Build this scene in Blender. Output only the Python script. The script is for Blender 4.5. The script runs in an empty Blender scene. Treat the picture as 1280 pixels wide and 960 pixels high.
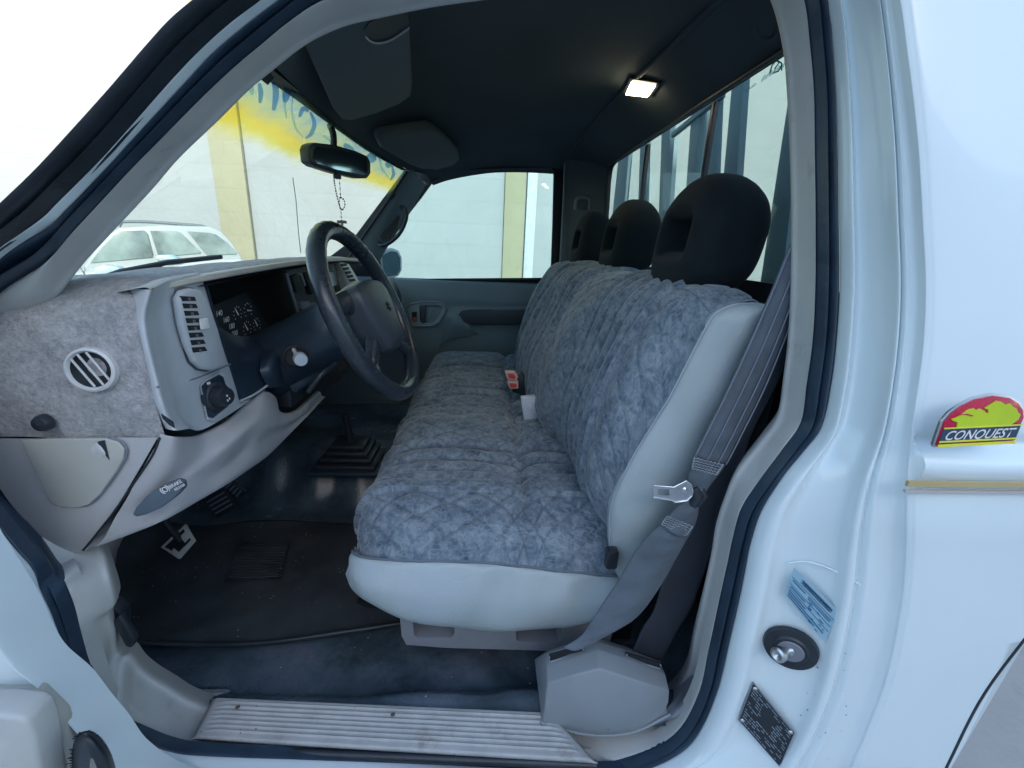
import bpy, bmesh, math, random
from mathutils import Vector
from mathutils.geometry import tessellate_polygon
random.seed(7)
SC = bpy.context.scene
COL = SC.collection
R = math.radians

# ---------------------------------------------------------------- camera solve
def nrm(v):
    l = math.sqrt(sum(a*a for a in v)); return tuple(a/l for a in v)
def cr(a, b): return (a[1]*b[2]-a[2]*b[1], a[2]*b[0]-a[0]*b[2], a[0]*b[1]-a[1]*b[0])
F = 550.; VX, VY = 610, 306; SL = 0.026
CAM = (0, -.36, 1.23)
_dx, _dy = VX-640, 480-VY
YA = nrm((_dx, _dy, -F)); _c = (_dx-SL*_dy)/F
XA = nrm((1, -SL, _c)); ZA = cr(XA, YA)
def P(px, py, x=None, y=None, z=None):
    r = (px-640, 480-py, -F)
    w = [sum(a*b for a, b in zip(r, ax)) for ax in (XA, YA, ZA)]
    t = 1
    for i, v in enumerate((x, y, z)):
        if v is not None: t = (v-CAM[i])/w[i]
    return tuple(CAM[i]+t*w[i] for i in range(3))
def PF(px, py, f):
    z = 1.0
    for _ in range(12):
        p = P(px, py, y=f(z)); z = .5*z+.5*p[2]
    return P(px, py, y=f(z))

# ---------------------------------------------------------------- materials
def new_mat(name):
    m = bpy.data.materials.new(name); m.use_nodes = True
    nt = m.node_tree; nt.nodes.clear()
    out = nt.nodes.new('ShaderNodeOutputMaterial'); b = nt.nodes.new('ShaderNodeBsdfPrincipled')
    nt.links.new(b.outputs[0], out.inputs[0])
    return m, nt, b, out
def N(nt, t, **k):
    n = nt.nodes.new('ShaderNode'+t)
    for a, v in k.items():
        if a.startswith('i_'): n.inputs[a[2:].replace('_', ' ')].default_value = v
        else: setattr(n, a, v)
    return n
def mixc(nt, fac, a, b, blend='MIX'):
    n = nt.nodes.new('ShaderNodeMix'); n.data_type = 'RGBA'; n.blend_type = blend
    for i, v in ((0, fac), (6, a), (7, b)):
        if hasattr(v, 'links'): nt.links.new(v, n.inputs[i])
        elif i == 0: n.inputs[0].default_value = v
        else: n.inputs[i].default_value = (*v[:3], 1)
    return n.outputs[2]
def ramp(nt, src, lo, hi, a=0., b=1.):
    n = nt.nodes.new('ShaderNodeMapRange'); n.clamp = True
    n.inputs[1].default_value = lo; n.inputs[2].default_value = hi
    n.inputs[3].default_value = a; n.inputs[4].default_value = b
    nt.links.new(src, n.inputs[0]); return n.outputs[0]
def mth(nt, op, a, b=None, c=None):
    n = nt.nodes.new('ShaderNodeMath'); n.operation = op
    for i, v in enumerate((a, b, c)):
        if v is None: continue
        if hasattr(v, 'links'): nt.links.new(v, n.inputs[i])
        else: n.inputs[i].default_value = v
    return n.outputs[0]
def mat(name, col, rough=.5, var=.12, vs=9., bump=.1, bs=300., bd=.001, metal=0., spec=.5, dirt=None, ds=4., dlo=.5, dhi=.7, coat=0., sheen=0., rv=.12):
    m, nt, b, out = new_mat(name)
    tc = N(nt, 'TexCoord')
    n1 = N(nt, 'TexNoise', i_Scale=vs, i_Detail=6., i_Roughness=.6); nt.links.new(tc.outputs['Object'], n1.inputs['Vector'])
    f = ramp(nt, n1.outputs['Fac'], .3, .7)
    c = mixc(nt, f, tuple(v*(1-var) for v in col), tuple(min(1, v*(1+var)) for v in col))
    rr = ramp(nt, n1.outputs['Fac'], .3, .7, max(0, rough-rv/2), min(1, rough+rv/2))
    if dirt:
        n3 = N(nt, 'TexNoise', i_Scale=ds, i_Detail=9., i_Roughness=.7); nt.links.new(tc.outputs['Object'], n3.inputs['Vector'])
        c = mixc(nt, ramp(nt, n3.outputs['Fac'], dlo, dhi), c, dirt)
    nt.links.new(c, b.inputs['Base Color']); nt.links.new(rr, b.inputs['Roughness'])
    b.inputs['Metallic'].default_value = metal
    b.inputs['Specular IOR Level'].default_value = spec
    b.inputs['Coat Weight'].default_value = coat
    b.inputs['Sheen Weight'].default_value = sheen
    if bump:
        n2 = N(nt, 'TexNoise', i_Scale=bs, i_Detail=3.); nt.links.new(tc.outputs['Object'], n2.inputs['Vector'])
        bp = N(nt, 'Bump', i_Strength=bump, i_Distance=bd); nt.links.new(n2.outputs['Fac'], bp.inputs['Height'])
        nt.links.new(bp.outputs[0], b.inputs['Normal'])
    return m
def glass(name, tint, fr=.06, rough=.0, haze=0., hazecol=(.8, .9, .9)):
    m, nt, b, out = new_mat(name); nt.nodes.remove(b)
    t = N(nt, 'BsdfTransparent'); t.inputs[0].default_value = (*tint, 1)
    g = N(nt, 'BsdfGlossy'); g.inputs['Roughness'].default_value = rough
    lw = N(nt, 'LayerWeight', i_Blend=.25)
    mx = N(nt, 'MixShader'); nt.links.new(ramp(nt, lw.outputs['Fresnel'], 0, 1, fr*.2, .16), mx.inputs[0])
    nt.links.new(t.outputs[0], mx.inputs[1]); nt.links.new(g.outputs[0], mx.inputs[2])
    last = mx.outputs[0]
    if haze:
        d = N(nt, 'BsdfDiffuse'); d.inputs[0].default_value = (*hazecol, 1)
        m2 = N(nt, 'MixShader'); m2.inputs[0].default_value = haze
        nt.links.new(last, m2.inputs[1]); nt.links.new(d.outputs[0], m2.inputs[2]); last = m2.outputs[0]
    nt.links.new(last, out.inputs[0]); return m
def emis(name, col, s):
    m, nt, b, out = new_mat(name)
    b.inputs['Base Color'].default_value = (*col, 1); b.inputs['Emission Color'].default_value = (*col, 1)
    b.inputs['Emission Strength'].default_value = s; return m

def fabric_mat(name, dark, lite, q=.055):
    m, nt, b, out = new_mat(name)
    uv = N(nt, 'TexCoord'); tc = uv.outputs['UV']
    ns = N(nt, 'TexNoise', i_Scale=68., i_Detail=9., i_Roughness=.75, i_Distortion=.4); nt.links.new(tc, ns.inputs['Vector'])
    nl = N(nt, 'TexNoise', i_Scale=14., i_Detail=5., i_Roughness=.6); nt.links.new(tc, nl.inputs['Vector'])
    nf = N(nt, 'TexNoise', i_Scale=420., i_Detail=2.); nt.links.new(tc, nf.inputs['Vector'])
    # crushed-velvet strokes: stretched voronoi cracks in two directions
    crs = []
    for rot, sc in ((.75, (30, 62, 1)), (-.7, (34, 58, 1))):
        mp = N(nt, 'Mapping'); mp.inputs['Rotation'].default_value = (0, 0, rot); mp.inputs['Scale'].default_value = sc
        mixv = N(nt, 'VectorMath', operation='MULTIPLY_ADD')
        nw = N(nt, 'TexNoise', i_Scale=9., i_Detail=3.); nt.links.new(tc, nw.inputs['Vector'])
        nt.links.new(nw.outputs['Color'], mixv.inputs[0]); mixv.inputs[1].default_value = (.03, .03, 0); nt.links.new(tc, mixv.inputs[2])
        nt.links.new(mixv.outputs[0], mp.inputs[0])
        vo = N(nt, 'TexVoronoi', feature='DISTANCE_TO_EDGE'); vo.inputs['Scale'].default_value = 1.; nt.links.new(mp.outputs[0], vo.inputs['Vector'])
        crs.append(ramp(nt, vo.outputs['Distance'], 0., .09, 1., 0.))
    strokes = mth(nt, 'MAXIMUM', crs[0], crs[1])
    nsel = N(nt, 'TexNoise', i_Scale=26., i_Detail=3.); nt.links.new(tc, nsel.inputs['Vector'])
    strokes = mth(nt, 'MULTIPLY', strokes, ramp(nt, nsel.outputs['Fac'], .42, .62))
    f = mth(nt, 'ADD', mth(nt, 'MULTIPLY', ramp(nt, ns.outputs['Fac'], .40, .62), .62), mth(nt, 'MULTIPLY', ramp(nt, nl.outputs['Fac'], .40, .62), .38))
    c = mixc(nt, f, dark, lite)
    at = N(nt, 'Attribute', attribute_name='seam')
    c = mixc(nt, at.outputs['Fac'], c, tuple(v*.32 for v in dark))  # shade of rib grooves and quilting painted into the fabric colour
    c = mixc(nt, mth(nt, 'MULTIPLY', strokes, .30), c, tuple(min(1, v*1.35) for v in lite))
    nt.links.new(c, b.inputs['Base Color'])
    b.inputs['Roughness'].default_value = .85; b.inputs['Sheen Weight'].default_value = .35; b.inputs['Sheen Roughness'].default_value = .4
    b.inputs['Specular IOR Level'].default_value = .2
    h = mth(nt, 'ADD', mth(nt, 'MULTIPLY', ns.outputs['Fac'], .6), mth(nt, 'MULTIPLY', nf.outputs['Fac'], .25))
    h = mth(nt, 'SUBTRACT', h, mth(nt, 'MULTIPLY', strokes, .25))
    bp = N(nt, 'Bump', i_Strength=.55, i_Distance=.003); nt.links.new(h, bp.inputs['Height']); nt.links.new(bp.outputs[0], b.inputs['Normal'])
    return m
def carpet_mat(name, a, c2):
    m, nt, b, out = new_mat(name); tc = N(nt, 'TexCoord').outputs['Object']
    n1 = N(nt, 'TexNoise', i_Scale=170., i_Detail=5., i_Roughness=.8); nt.links.new(tc, n1.inputs['Vector'])
    n2 = N(nt, 'TexNoise', i_Scale=55., i_Detail=5., i_Roughness=.7); nt.links.new(tc, n2.inputs['Vector'])
    f = mth(nt, 'ADD', mth(nt, 'MULTIPLY', ramp(nt, n1.outputs['Fac'], .35, .65), .6), mth(nt, 'MULTIPLY', ramp(nt, n2.outputs['Fac'], .35, .65), .4))
    nt.links.new(mixc(nt, f, a, c2), b.inputs['Base Color']); b.inputs['Roughness'].default_value = .95
    b.inputs['Sheen Weight'].default_value = .3; b.inputs['Specular IOR Level'].default_value = .1
    bp = N(nt, 'Bump', i_Strength=.9, i_Distance=.004); nt.links.new(f, bp.inputs['Height']); nt.links.new(bp.outputs[0], b.inputs['Normal'])
    return m
def wall_mat(name, col, line=.75, uaxis='X'):
    m, nt, b, out = new_mat(name); tc = N(nt, 'TexCoord').outputs['Object']
    sp = N(nt, 'SeparateXYZ'); nt.links.new(tc, sp.inputs[0]); cb = N(nt, 'CombineXYZ')
    nt.links.new(sp.outputs[uaxis], cb.inputs[0]); nt.links.new(sp.outputs['Z'], cb.inputs[1])
    br = N(nt, 'TexBrick', i_Scale=1.); br.inputs['Brick Width'].default_value = .8; br.inputs['Row Height'].default_value = .4; br.inputs['Mortar Size'].default_value = .006; br.inputs['Mortar Smooth'].default_value = .4
    br.inputs['Color1'].default_value = (*col, 1); br.inputs['Color2'].default_value = (*[v*.97 for v in col], 1); br.inputs['Mortar'].default_value = (*[v*line for v in col], 1)
    nt.links.new(cb.outputs[0], br.inputs['Vector'])
    n1 = N(nt, 'TexNoise', i_Scale=1.3, i_Detail=8., i_Roughness=.65); nt.links.new(tc, n1.inputs['Vector'])
    n2 = N(nt, 'TexNoise', i_Scale=30., i_Detail=5.); nt.links.new(tc, n2.inputs['Vector'])
    c = mixc(nt, ramp(nt, n1.outputs['Fac'], .35, .75, 0, .6), br.outputs['Color'], tuple(v*.82 for v in col))
    nt.links.new(c, b.inputs['Base Color']); b.inputs['Roughness'].default_value = .85
    h = mth(nt, 'ADD', mth(nt, 'MULTIPLY', br.outputs['Fac'], -1.), mth(nt, 'MULTIPLY', n2.outputs['Fac'], .3))
    bp = N(nt, 'Bump', i_Strength=.4, i_Distance=.01); nt.links.new(h, bp.inputs['Height']); nt.links.new(bp.outputs[0], b.inputs['Normal'])
    return m
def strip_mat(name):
    # printed sun strip film: pale top, yellow printed band toward the lower edge, doubling as painted warm glow, fading out; blue strokes are separate meshes
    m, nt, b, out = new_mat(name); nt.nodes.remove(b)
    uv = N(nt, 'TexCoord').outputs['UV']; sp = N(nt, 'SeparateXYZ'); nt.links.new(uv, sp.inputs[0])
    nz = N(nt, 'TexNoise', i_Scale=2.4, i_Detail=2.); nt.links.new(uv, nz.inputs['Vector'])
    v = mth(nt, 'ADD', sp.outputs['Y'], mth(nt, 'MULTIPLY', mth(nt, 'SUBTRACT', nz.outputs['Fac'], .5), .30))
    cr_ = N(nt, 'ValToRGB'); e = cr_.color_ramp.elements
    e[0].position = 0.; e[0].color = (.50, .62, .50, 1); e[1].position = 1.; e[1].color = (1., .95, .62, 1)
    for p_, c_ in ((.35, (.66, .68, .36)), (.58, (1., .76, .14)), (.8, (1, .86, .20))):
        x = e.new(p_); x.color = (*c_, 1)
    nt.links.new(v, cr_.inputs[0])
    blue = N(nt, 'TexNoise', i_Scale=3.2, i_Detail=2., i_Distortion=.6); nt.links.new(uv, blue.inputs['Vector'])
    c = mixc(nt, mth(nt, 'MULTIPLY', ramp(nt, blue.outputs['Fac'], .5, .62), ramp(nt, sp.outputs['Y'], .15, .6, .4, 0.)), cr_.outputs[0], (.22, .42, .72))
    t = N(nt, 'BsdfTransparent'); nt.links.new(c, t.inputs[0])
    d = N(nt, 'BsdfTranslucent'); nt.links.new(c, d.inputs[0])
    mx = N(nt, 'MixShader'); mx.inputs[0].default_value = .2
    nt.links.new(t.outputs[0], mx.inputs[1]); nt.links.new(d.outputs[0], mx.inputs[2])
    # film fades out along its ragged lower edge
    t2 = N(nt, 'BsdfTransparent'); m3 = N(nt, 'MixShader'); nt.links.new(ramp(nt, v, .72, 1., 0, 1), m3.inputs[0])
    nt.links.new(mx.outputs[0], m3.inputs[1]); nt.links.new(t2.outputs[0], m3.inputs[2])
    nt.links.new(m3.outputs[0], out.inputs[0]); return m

WHITE = mat('white_paint', (.67, .77, .80), .22, .03, 3., .03, 60., .001, spec=.5, coat=.35, dirt=(.55, .58, .58), ds=9., dlo=.66, dhi=.8, rv=.1)
SEAL = mat('black_rubber', (.016, .023, .031), .42, .3, 20., .3, 120., .002)
SEALB = mat('blue_black_rubber', (.022, .042, .068), .38, .25, 20., .3, 90., .002)
GREY = mat('grey_trim_plastic', (.44, .455, .44), .55, .08, 14., .35, 900., .0006, dirt=(.22, .20, .19), ds=12., dlo=.6, dhi=.8)
GREYD = mat('dark_grey_plastic', (.17, .19, .22), .5, .1, 14., .35, 900., .0006)
MAUVE = mat('mauve_grey_dash_plastic', (.415, .415, .42), .5, .07, 10., .4, 700., .0008, dirt=(.26, .25, .26), ds=14., dlo=.6, dhi=.8)
LGREY = mat('light_grey_bezel_plastic', (.48, .51, .53), .5, .08, 18., .4, 800., .0008, dirt=(.56, .53, .5), ds=30., dlo=.6, dhi=.75)
OLIVE = mat('warm_grey_plastic', (.42, .42, .38), .5, .06, 12., .35, 900., .0006)
CREAM = mat('cream_plastic', (.55, .55, .54), .45, .06, 12., .3, 700., .0006)
BLKP = mat('black_plastic', (.018, .024, .032), .4, .2, 18., .35, 700., .0006)
BLKM = mat('dull_black_plastic', (.012, .016, .021), .7, .2, 18., .3, 700., .0006)
NAVY = mat('blue_black_plastic', (.02, .035, .055), .35, .2, 18., .3, 700., .0006)
VINYLF = mat('black_vinyl_floor', (.055, .082, .105), .20, .5, 7., .6, 260., .0015, dirt=(.13, .15, .19), ds=6., dlo=.5, dhi=.75, rv=.25)
MATB = mat('rubber_mat', (.032, .040, .048), .62, .4, 12., .6, 500., .0012, dirt=(.06, .06, .065), ds=9., dlo=.52, dhi=.8)
def specks(m, scale, thr, col):
    nt = m.node_tree; b = next(n for n in nt.nodes if n.type == 'BSDF_PRINCIPLED'); l = b.inputs['Base Color'].links[0]; src = l.from_socket
    tc = N(nt, 'TexCoord'); v = N(nt, 'TexVoronoi'); v.inputs['Scale'].default_value = scale; nt.links.new(tc.outputs['Object'], v.inputs['Vector'])
    n = N(nt, 'TexNoise', i_Scale=scale*.23, i_Detail=2.); nt.links.new(tc.outputs['Object'], n.inputs['Vector'])
    f = mth(nt, 'MULTIPLY', ramp(nt, v.outputs['Distance'], .10, .16, 1., 0.), ramp(nt, n.outputs['Fac'], thr, thr+.03))
    nt.links.new(mixc(nt, f, src, col), b.inputs['Base Color'])
specks(MATB, 95., .60, (.35, .34, .31)); specks(VINYLF, 80., .64, (.32, .33, .34))
HEADL = mat('dark_headliner_cloth', (.060, .079, .088), .95, .15, 3., .5, 900., .001, spec=.1)
VISOR = mat('dark_visor_vinyl', (.075, .10, .108), .8, .12, 5., .4, 700., .001, spec=.2)
HRF = mat('black_headrest_cloth', (.011, .017, .021), .95, .2, 30., .6, 1400., .001, spec=.1, sheen=.06)
TEAL = mat('grey_door_panel_plastic', (.17, .235, .27), .5, .1, 4., .4, 700., .0008)
TEALD = mat('dark_grey_door_plastic', (.05, .065, .08), .5, .1, 8., .4, 700., .0008)
VSIDE = mat('light_grey_vinyl', (.34, .40, .41), .42, .07, 7., .55, 330., .0012, dirt=(.36, .42, .47), ds=5., dlo=.5, dhi=.75)
STRAP = mat('grey_belt_sleeve', (.085, .11, .135), .8, .3, 14., .5, 600., .001, sheen=.08)
STRAPB = mat('black_belt_webbing', (.025, .032, .045), .7, .15, 18., .5, 600., .001)
STITCH = mat('pale_thread', (.23, .26, .29), .8, .2, 60., .3, 900., .001)
METAL = mat('worn_metal', (.62, .62, .63), .32, .1, 30., .2, 300., .0005, metal=1., rv=.2)
CHROME = mat('bright_metal', (.8, .8, .8), .18, .05, 30., .05, 300., .0005, metal=1.)
SCUFF = mat('scuffed_sill_plastic', (.36, .37, .37), .5, .15, 25., .4, 500., .0008, dirt=(.20, .18, .165), ds=16., dlo=.55, dhi=.75)
specks(SCUFF, 110., .62, (.12, .10, .09))
INK = mat('dark_ink', (.03, .04, .05), .6, .1, 20., 0)
INKB = mat('blue_ink', (.02, .12, .26), .6, .1, 20., 0)
PALE = mat('pale_print', (.75, .75, .74), .5, .1, 20., 0)
LABEL = mat('silver_label', (.30, .48, .58), .35, .06, 20., .1, 200.)
RED = mat('red_plastic', (.55, .07, .05), .4, .1, 20., .1)
PINK = mat('pale_pink_plastic', (.62, .42, .38), .45, .1, 20., .1)
SILV = mat('silver_buckle_plastic', (.52, .58, .66), .35, .05, 20., .1)
CRIM = mat('crimson_enamel', (.50, .004, .045), .25, .12, 25., 0, coat=.6)
LIME = mat('lime_enamel', (.50, .64, .005), .3, .06, 25., 0, coat=.6)
YELL = mat('yellow_edge', (.75, .72, .05), .3, .06, 25., 0)
DBLUE = mat('dark_blue_enamel', (.02, .05, .10), .3, .1, 25., 0, coat=.6)
GOLD = mat('gold_stripe', (.48, .38, .19), .35, .08, 25., 0)
GOLDG = mat('grey_gold_stripe', (.48, .43, .40), .35, .08, 25., 0)
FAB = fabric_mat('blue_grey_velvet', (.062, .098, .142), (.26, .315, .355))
CARP = carpet_mat('grey_fleece', (.24, .245, .26), (.66, .655, .65))
GLW = glass('windshield_glass', (.80, .90, .88), haze=.035)
GLS = glass('side_glass', (.74, .86, .87), haze=.02)
GLR = glass('rear_glass', (.70, .80, .79), haze=.03)
WALLM = wall_mat('painted_block_wall', (.30, .325, .325), .93)
WALLB = wall_mat('shade_building_wall', (.62, .66, .68), .9)
YPIL = wall_mat('yellow_painted_concrete', (.29, .28, .18), .9)
GRND = mat('concrete_ground', (.33, .33, .32), .85, .2, 2., .5, 40., .004, dirt=(.2, .2, .2), ds=1.5)
MIRG = mat('mirror_glass', (.55, .60, .60), .06, 0., 1., 0, metal=1., rv=0)
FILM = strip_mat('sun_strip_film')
def film_ink(name, col, a):
    m, nt, b, out = new_mat(name); nt.nodes.remove(b)
    t = N(nt, 'BsdfTransparent'); t.inputs[0].default_value = (*col, 1); d = N(nt, 'BsdfTranslucent'); d.inputs[0].default_value = (*col, 1)
    mx = N(nt, 'MixShader'); mx.inputs[0].default_value = a; nt.links.new(t.outputs[0], mx.inputs[1]); nt.links.new(d.outputs[0], mx.inputs[2])
    nt.links.new(mx.outputs[0], out.inputs[0]); return m
FBLUE = film_ink('film_blue_ink', (.30, .50, .80), .4)
FPALE = film_ink('film_pale_ink', (.62, .78, .80), .3)
STICK = film_ink('window_sticker_ink', (.16, .33, .34), .3)
CARW = mat('wagon_paint', (.36, .39, .38), .25, .03, 3., 0, coat=.4)
CARG = mat('wagon_window_glass', (.19, .24, .22), .12, .5, 2.5, 0)

# ---------------------------------------------------------------- mesh helpers
def link(name, me, m, parent=None, sharp=40, smooth=True):
    o = bpy.data.objects.new(name, me); COL.objects.link(o)
    if m is not None and not me.materials: me.materials.append(m)
    if smooth:
        for p in me.polygons: p.use_smooth = True
        if sharp: me.set_sharp_from_angle(angle=R(sharp))
    if parent is not None:
        o.parent = parent
    return o
def mesh_from(vs, fs, uvs=None):
    me = bpy.data.meshes.new('m'); me.from_pydata([tuple(v) for v in vs], [], fs)
    if uvs:
        ul = me.uv_layers.new(name='UVMap')
        for l in me.loops: ul.data[l.index].uv = uvs[l.vertex_index]
    me.update(); return me
def cat(pts, n, closed=False, uniform=True):
    """Catmull-Rom resample of a list of tuples to n samples."""
    m = len(pts); L = len(pts[0]); res = []
    if m == 2 and not closed:
        return [tuple(pts[0][k]*(1-i/(n-1))+pts[1][k]*i/(n-1) for k in range(L)) for i in range(n)]
    segs = m if closed else m-1
    for i in range(n):
        t = i/(n if closed else n-1)*segs
        s = min(int(t), segs-1); u = t-s
        g = (lambda j: pts[j % m]) if closed else (lambda j: pts[max(0, min(m-1, j))])
        p0, p1, p2, p3 = g(s-1), g(s), g(s+1), g(s+2)
        if not closed and s == 0: p0 = tuple(2*a-b for a, b in zip(p1, p2))
        if not closed and s == m-2: p3 = tuple(2*b-a for a, b in zip(p1, p2))
        res.append(tuple(.5*(2*p1[k]+(-p0[k]+p2[k])*u+(2*p0[k]-5*p1[k]+4*p2[k]-p3[k])*u*u+(-p0[k]+3*p1[k]-3*p2[k]+p3[k])*u**3) for k in range(L)))
    return res
def grid(rows, nu, nv, cu=False, cv=False):
    """rows: list of lists of points -> nv x nu dense grid (nu along each row)."""
    a = [cat(r, nu, cu) for r in rows]
    cols = [cat([a[j][i] for j in range(len(a))], nv, cv) for i in range(nu)]
    return [[cols[i][j] for i in range(nu)] for j in range(nv)]
def gridmesh(g, cu=False, cv=False, flip=False):
    nv, nu = len(g), len(g[0]); vs = [p for r in g for p in r]; fs = []
    for j in range(nv if cv else nv-1):
        for i in range(nu if cu else nu-1):
            f = (j*nu+i, j*nu+(i+1) % nu, ((j+1) % nv)*nu+(i+1) % nu, ((j+1) % nv)*nu+i)
            fs.append(f[::-1] if flip else f)
    # metric uv
    uvs = []
    for j in range(nv):
        for i in range(nu): uvs.append((i, j))
    def dist(a, b): return math.dist(a, b)
    mi, mj = nv//2, nu//2
    us = [0]; 
    for i in range(1, nu): us.append(us[-1]+dist(g[mi][i], g[mi][i-1]))
    ws = [0]
    for j in range(1, nv): ws.append(ws[-1]+dist(g[j][mj], g[j-1][mj]))
    return mesh_from(vs, fs, [(us[i], ws[j]) for i, j in uvs])
def surf(name, rows, m, parent=None, nu=40, nv=20, th=0., cu=False, cv=False, off=-1., sharp=50):
    me = gridmesh(grid(rows, nu, nv, cu, cv), cu, cv)
    o = link(name, me, m, parent, sharp)
    if th:
        md = o.modifiers.new('s', 'SOLIDIFY'); md.thickness = th; md.offset = off
    return o
def tube_mesh(pts, r, n=12, res=None, closed=False, caps=True, flat=1.0, up=None):
    if res: pts = cat(pts, res, closed)
    pts = [Vector(p) for p in pts]; m = len(pts); vs = []; fs = []
    ref = Vector(up) if up else None; prev = None
    for i, p in enumerate(pts):
        a = pts[(i-1) % m] if (closed or i) else p; b = pts[(i+1) % m] if (closed or i < m-1) else p
        t = (b-a).normalized()
        if ref is not None: x = ref.cross(t)
        elif prev is None: x = (Vector((0, 0, 1)) if abs(t.z) < .9 else Vector((1, 0, 0))).cross(t)
        else: x = prev-t*prev.dot(t)
        x.normalize(); prev = x; y = t.cross(x)
        rr = r[i] if isinstance(r, (list, tuple)) else r
        for k in range(n):
            q = 2*math.pi*k/n; vs.append(p+x*math.cos(q)*rr+y*math.sin(q)*rr*flat)
    for i in range(m if closed else m-1):
        for k in range(n): fs.append((i*n+k, i*n+(k+1) % n, ((i+1) % m)*n+(k+1) % n, ((i+1) % m)*n+k))
    if caps and not closed:
        fs.append(tuple(range(n))[::-1]); fs.append(tuple((m-1)*n+k for k in range(n)))
    return vs, fs
def tube(name, pts, r, m, parent=None, **k):
    vs, fs = tube_mesh(pts, r, **k); return link(name, mesh_from(vs, fs), m, parent, 50)
def tubes(name, lst, m, parent=None):
    V, Fc = [], []
    for a in lst:
        vs, fs = tube_mesh(a[0], a[1], **(a[2] if len(a) > 2 else {})); o = len(V); V += vs; Fc += [tuple(i+o for i in f) for f in fs]
    return link(name, mesh_from(V, Fc), m, parent, 50)
def bevel_bm(bm, w, seg=2, angle=25):
    if w <= 0: return
    ed = [e for e in bm.edges if len(e.link_faces) == 2 and e.calc_face_angle(0) > R(angle)]
    bmesh.ops.bevel(bm, geom=ed, offset=w, segments=seg, affect='EDGES', profile=.5, clamp_overlap=True)
def hull_prism(name, poly, vec, m, parent=None, bev=.002, seg=2, holes=()):
    """extrude a 3-D polygon (optionally with holes) along vec"""
    loops = [[Vector(p) for p in poly]]+[[Vector(p) for p in h] for h in holes]
    bm = bmesh.new(); vec = Vector(vec)
    tris = tessellate_polygon(loops); flatv = [p for l in loops for p in l]
    v0 = [bm.verts.new(p) for p in flatv]; v1 = [bm.verts.new(p+vec) for p in flatv]
    if not holes:
        try: bm.faces.new(v0[::-1]); bm.faces.new(v1)
        except ValueError: pass
    else:
        for t in tris:
            try: bm.faces.new([v0[i] for i in t]); bm.faces.new([v1[i] for i in t][::-1])
            except ValueError: pass
    o = 0
    for l in loops:
        n = len(l)
        for i in range(n):
            try: bm.faces.new((v0[o+i], v0[o+(i+1) % n], v1[o+(i+1) % n], v1[o+i]))
            except ValueError: pass
        o += n
    bmesh.ops.recalc_face_normals(bm, faces=bm.faces)
    if bev and not holes: bevel_bm(bm, bev, seg)
    me = bpy.data.meshes.new('m'); bm.to_mesh(me); bm.free()
    return link(name, me, m, parent, 35)
def boxm(name, c, s, m, parent=None, bev=.003, rot=None, seg=2):
    bm = bmesh.new(); bmesh.ops.create_cube(bm, size=1)
    for v in bm.verts: v.co = Vector((v.co.x*s[0], v.co.y*s[1], v.co.z*s[2]))
    bevel_bm(bm, bev, seg)
    if rot:
        from mathutils import Euler
        bm.transform(Euler(rot).to_matrix().to_4x4())
    for v in bm.verts: v.co += Vector(c)
    me = bpy.data.meshes.new('m'); bm.to_mesh(me); bm.free(); return link(name, me, m, parent, 35)
def multi(name, parts, m, parent=None):
    """join quads/prisms: parts = list of (poly, vec)"""
    V, Fc = [], []
    for poly, vec in parts:
        n = len(poly); o = len(V); V += [tuple(p) for p in poly]+[tuple(Vector(p)+Vector(vec)) for p in poly]
        Fc.append(tuple(range(o, o+n))[::-1]); Fc.append(tuple(range(o+n, o+2*n)))
        for i in range(n): Fc.append((o+i, o+(i+1) % n, o+n+(i+1) % n, o+n+i))
    me = mesh_from(V, Fc); bm = bmesh.new(); bm.from_mesh(me); bmesh.ops.recalc_face_normals(bm, faces=bm.faces); bm.to_mesh(me); bm.free()
    return link(name, me, m, parent, 30)
def lathe(name, prof, o, axis, m, parent=None, n=32, up=(0, 0, 1)):
    ax = Vector(axis).normalized(); x = Vector(up).cross(ax)
    if x.length < .01: x = Vector((1, 0, 0)).cross(ax)
    x.normalize(); y = ax.cross(x); o = Vector(o); vs = []; fs = []
    for r, h in prof:
        for k in range(n): q = 2*math.pi*k/n; vs.append(o+ax*h+(x*math.cos(q)+y*math.sin(q))*r)
    for j in range(len(prof)-1):
        for k in range(n): fs.append((j*n+k, j*n+(k+1) % n, (j+1)*n+(k+1) % n, (j+1)*n+k))
    return link(name, mesh_from(vs, fs), m, parent, 40)
def circ(c, ax, r, n=24, ry=None, up=(0, 0, 1)):
    ax = Vector(ax).normalized(); x = Vector(up).cross(ax).normalized(); y = ax.cross(x)
    return [Vector(c)+x*math.cos(2*math.pi*k/n)*r+y*math.sin(2*math.pi*k/n)*(ry or r) for k in range(n)]
def text(name, s, o, U, V, size, m, parent, ext=.0006, bold=0., shear=0., align='LEFT', warp=None):
    cu = bpy.data.curves.new('t', 'FONT'); cu.body = s; cu.size = 1; cu.extrude = 0; cu.offset = bold; cu.shear = shear; cu.align_x = align; cu.resolution_u = 3
    ob = bpy.data.objects.new('t', cu); COL.objects.link(ob)
    dg = bpy.context.evaluated_depsgraph_get(); me = bpy.data.meshes.new_from_object(ob.evaluated_get(dg))
    bpy.data.objects.remove(ob); me.materials.clear()
    o = Vector(o); U = Vector(U).normalized(); V = Vector(V).normalized()
    W = U.cross(V).normalized()
    for v in me.vertices:
        v.co = (Vector(warp(v.co.x*size, v.co.y*size)) if warp else o+U*v.co.x*size+V*v.co.y*size)+W*ext
    return link(name, me, m, parent, 0, False)
def empty(name, loc=(0, 0, 0), **k):
    o = bpy.data.objects.new(name, None); COL.objects.link(o); o.location = loc; o.empty_display_size = .1
    for a, b in k.items(): o[a] = b
    return o
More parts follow.
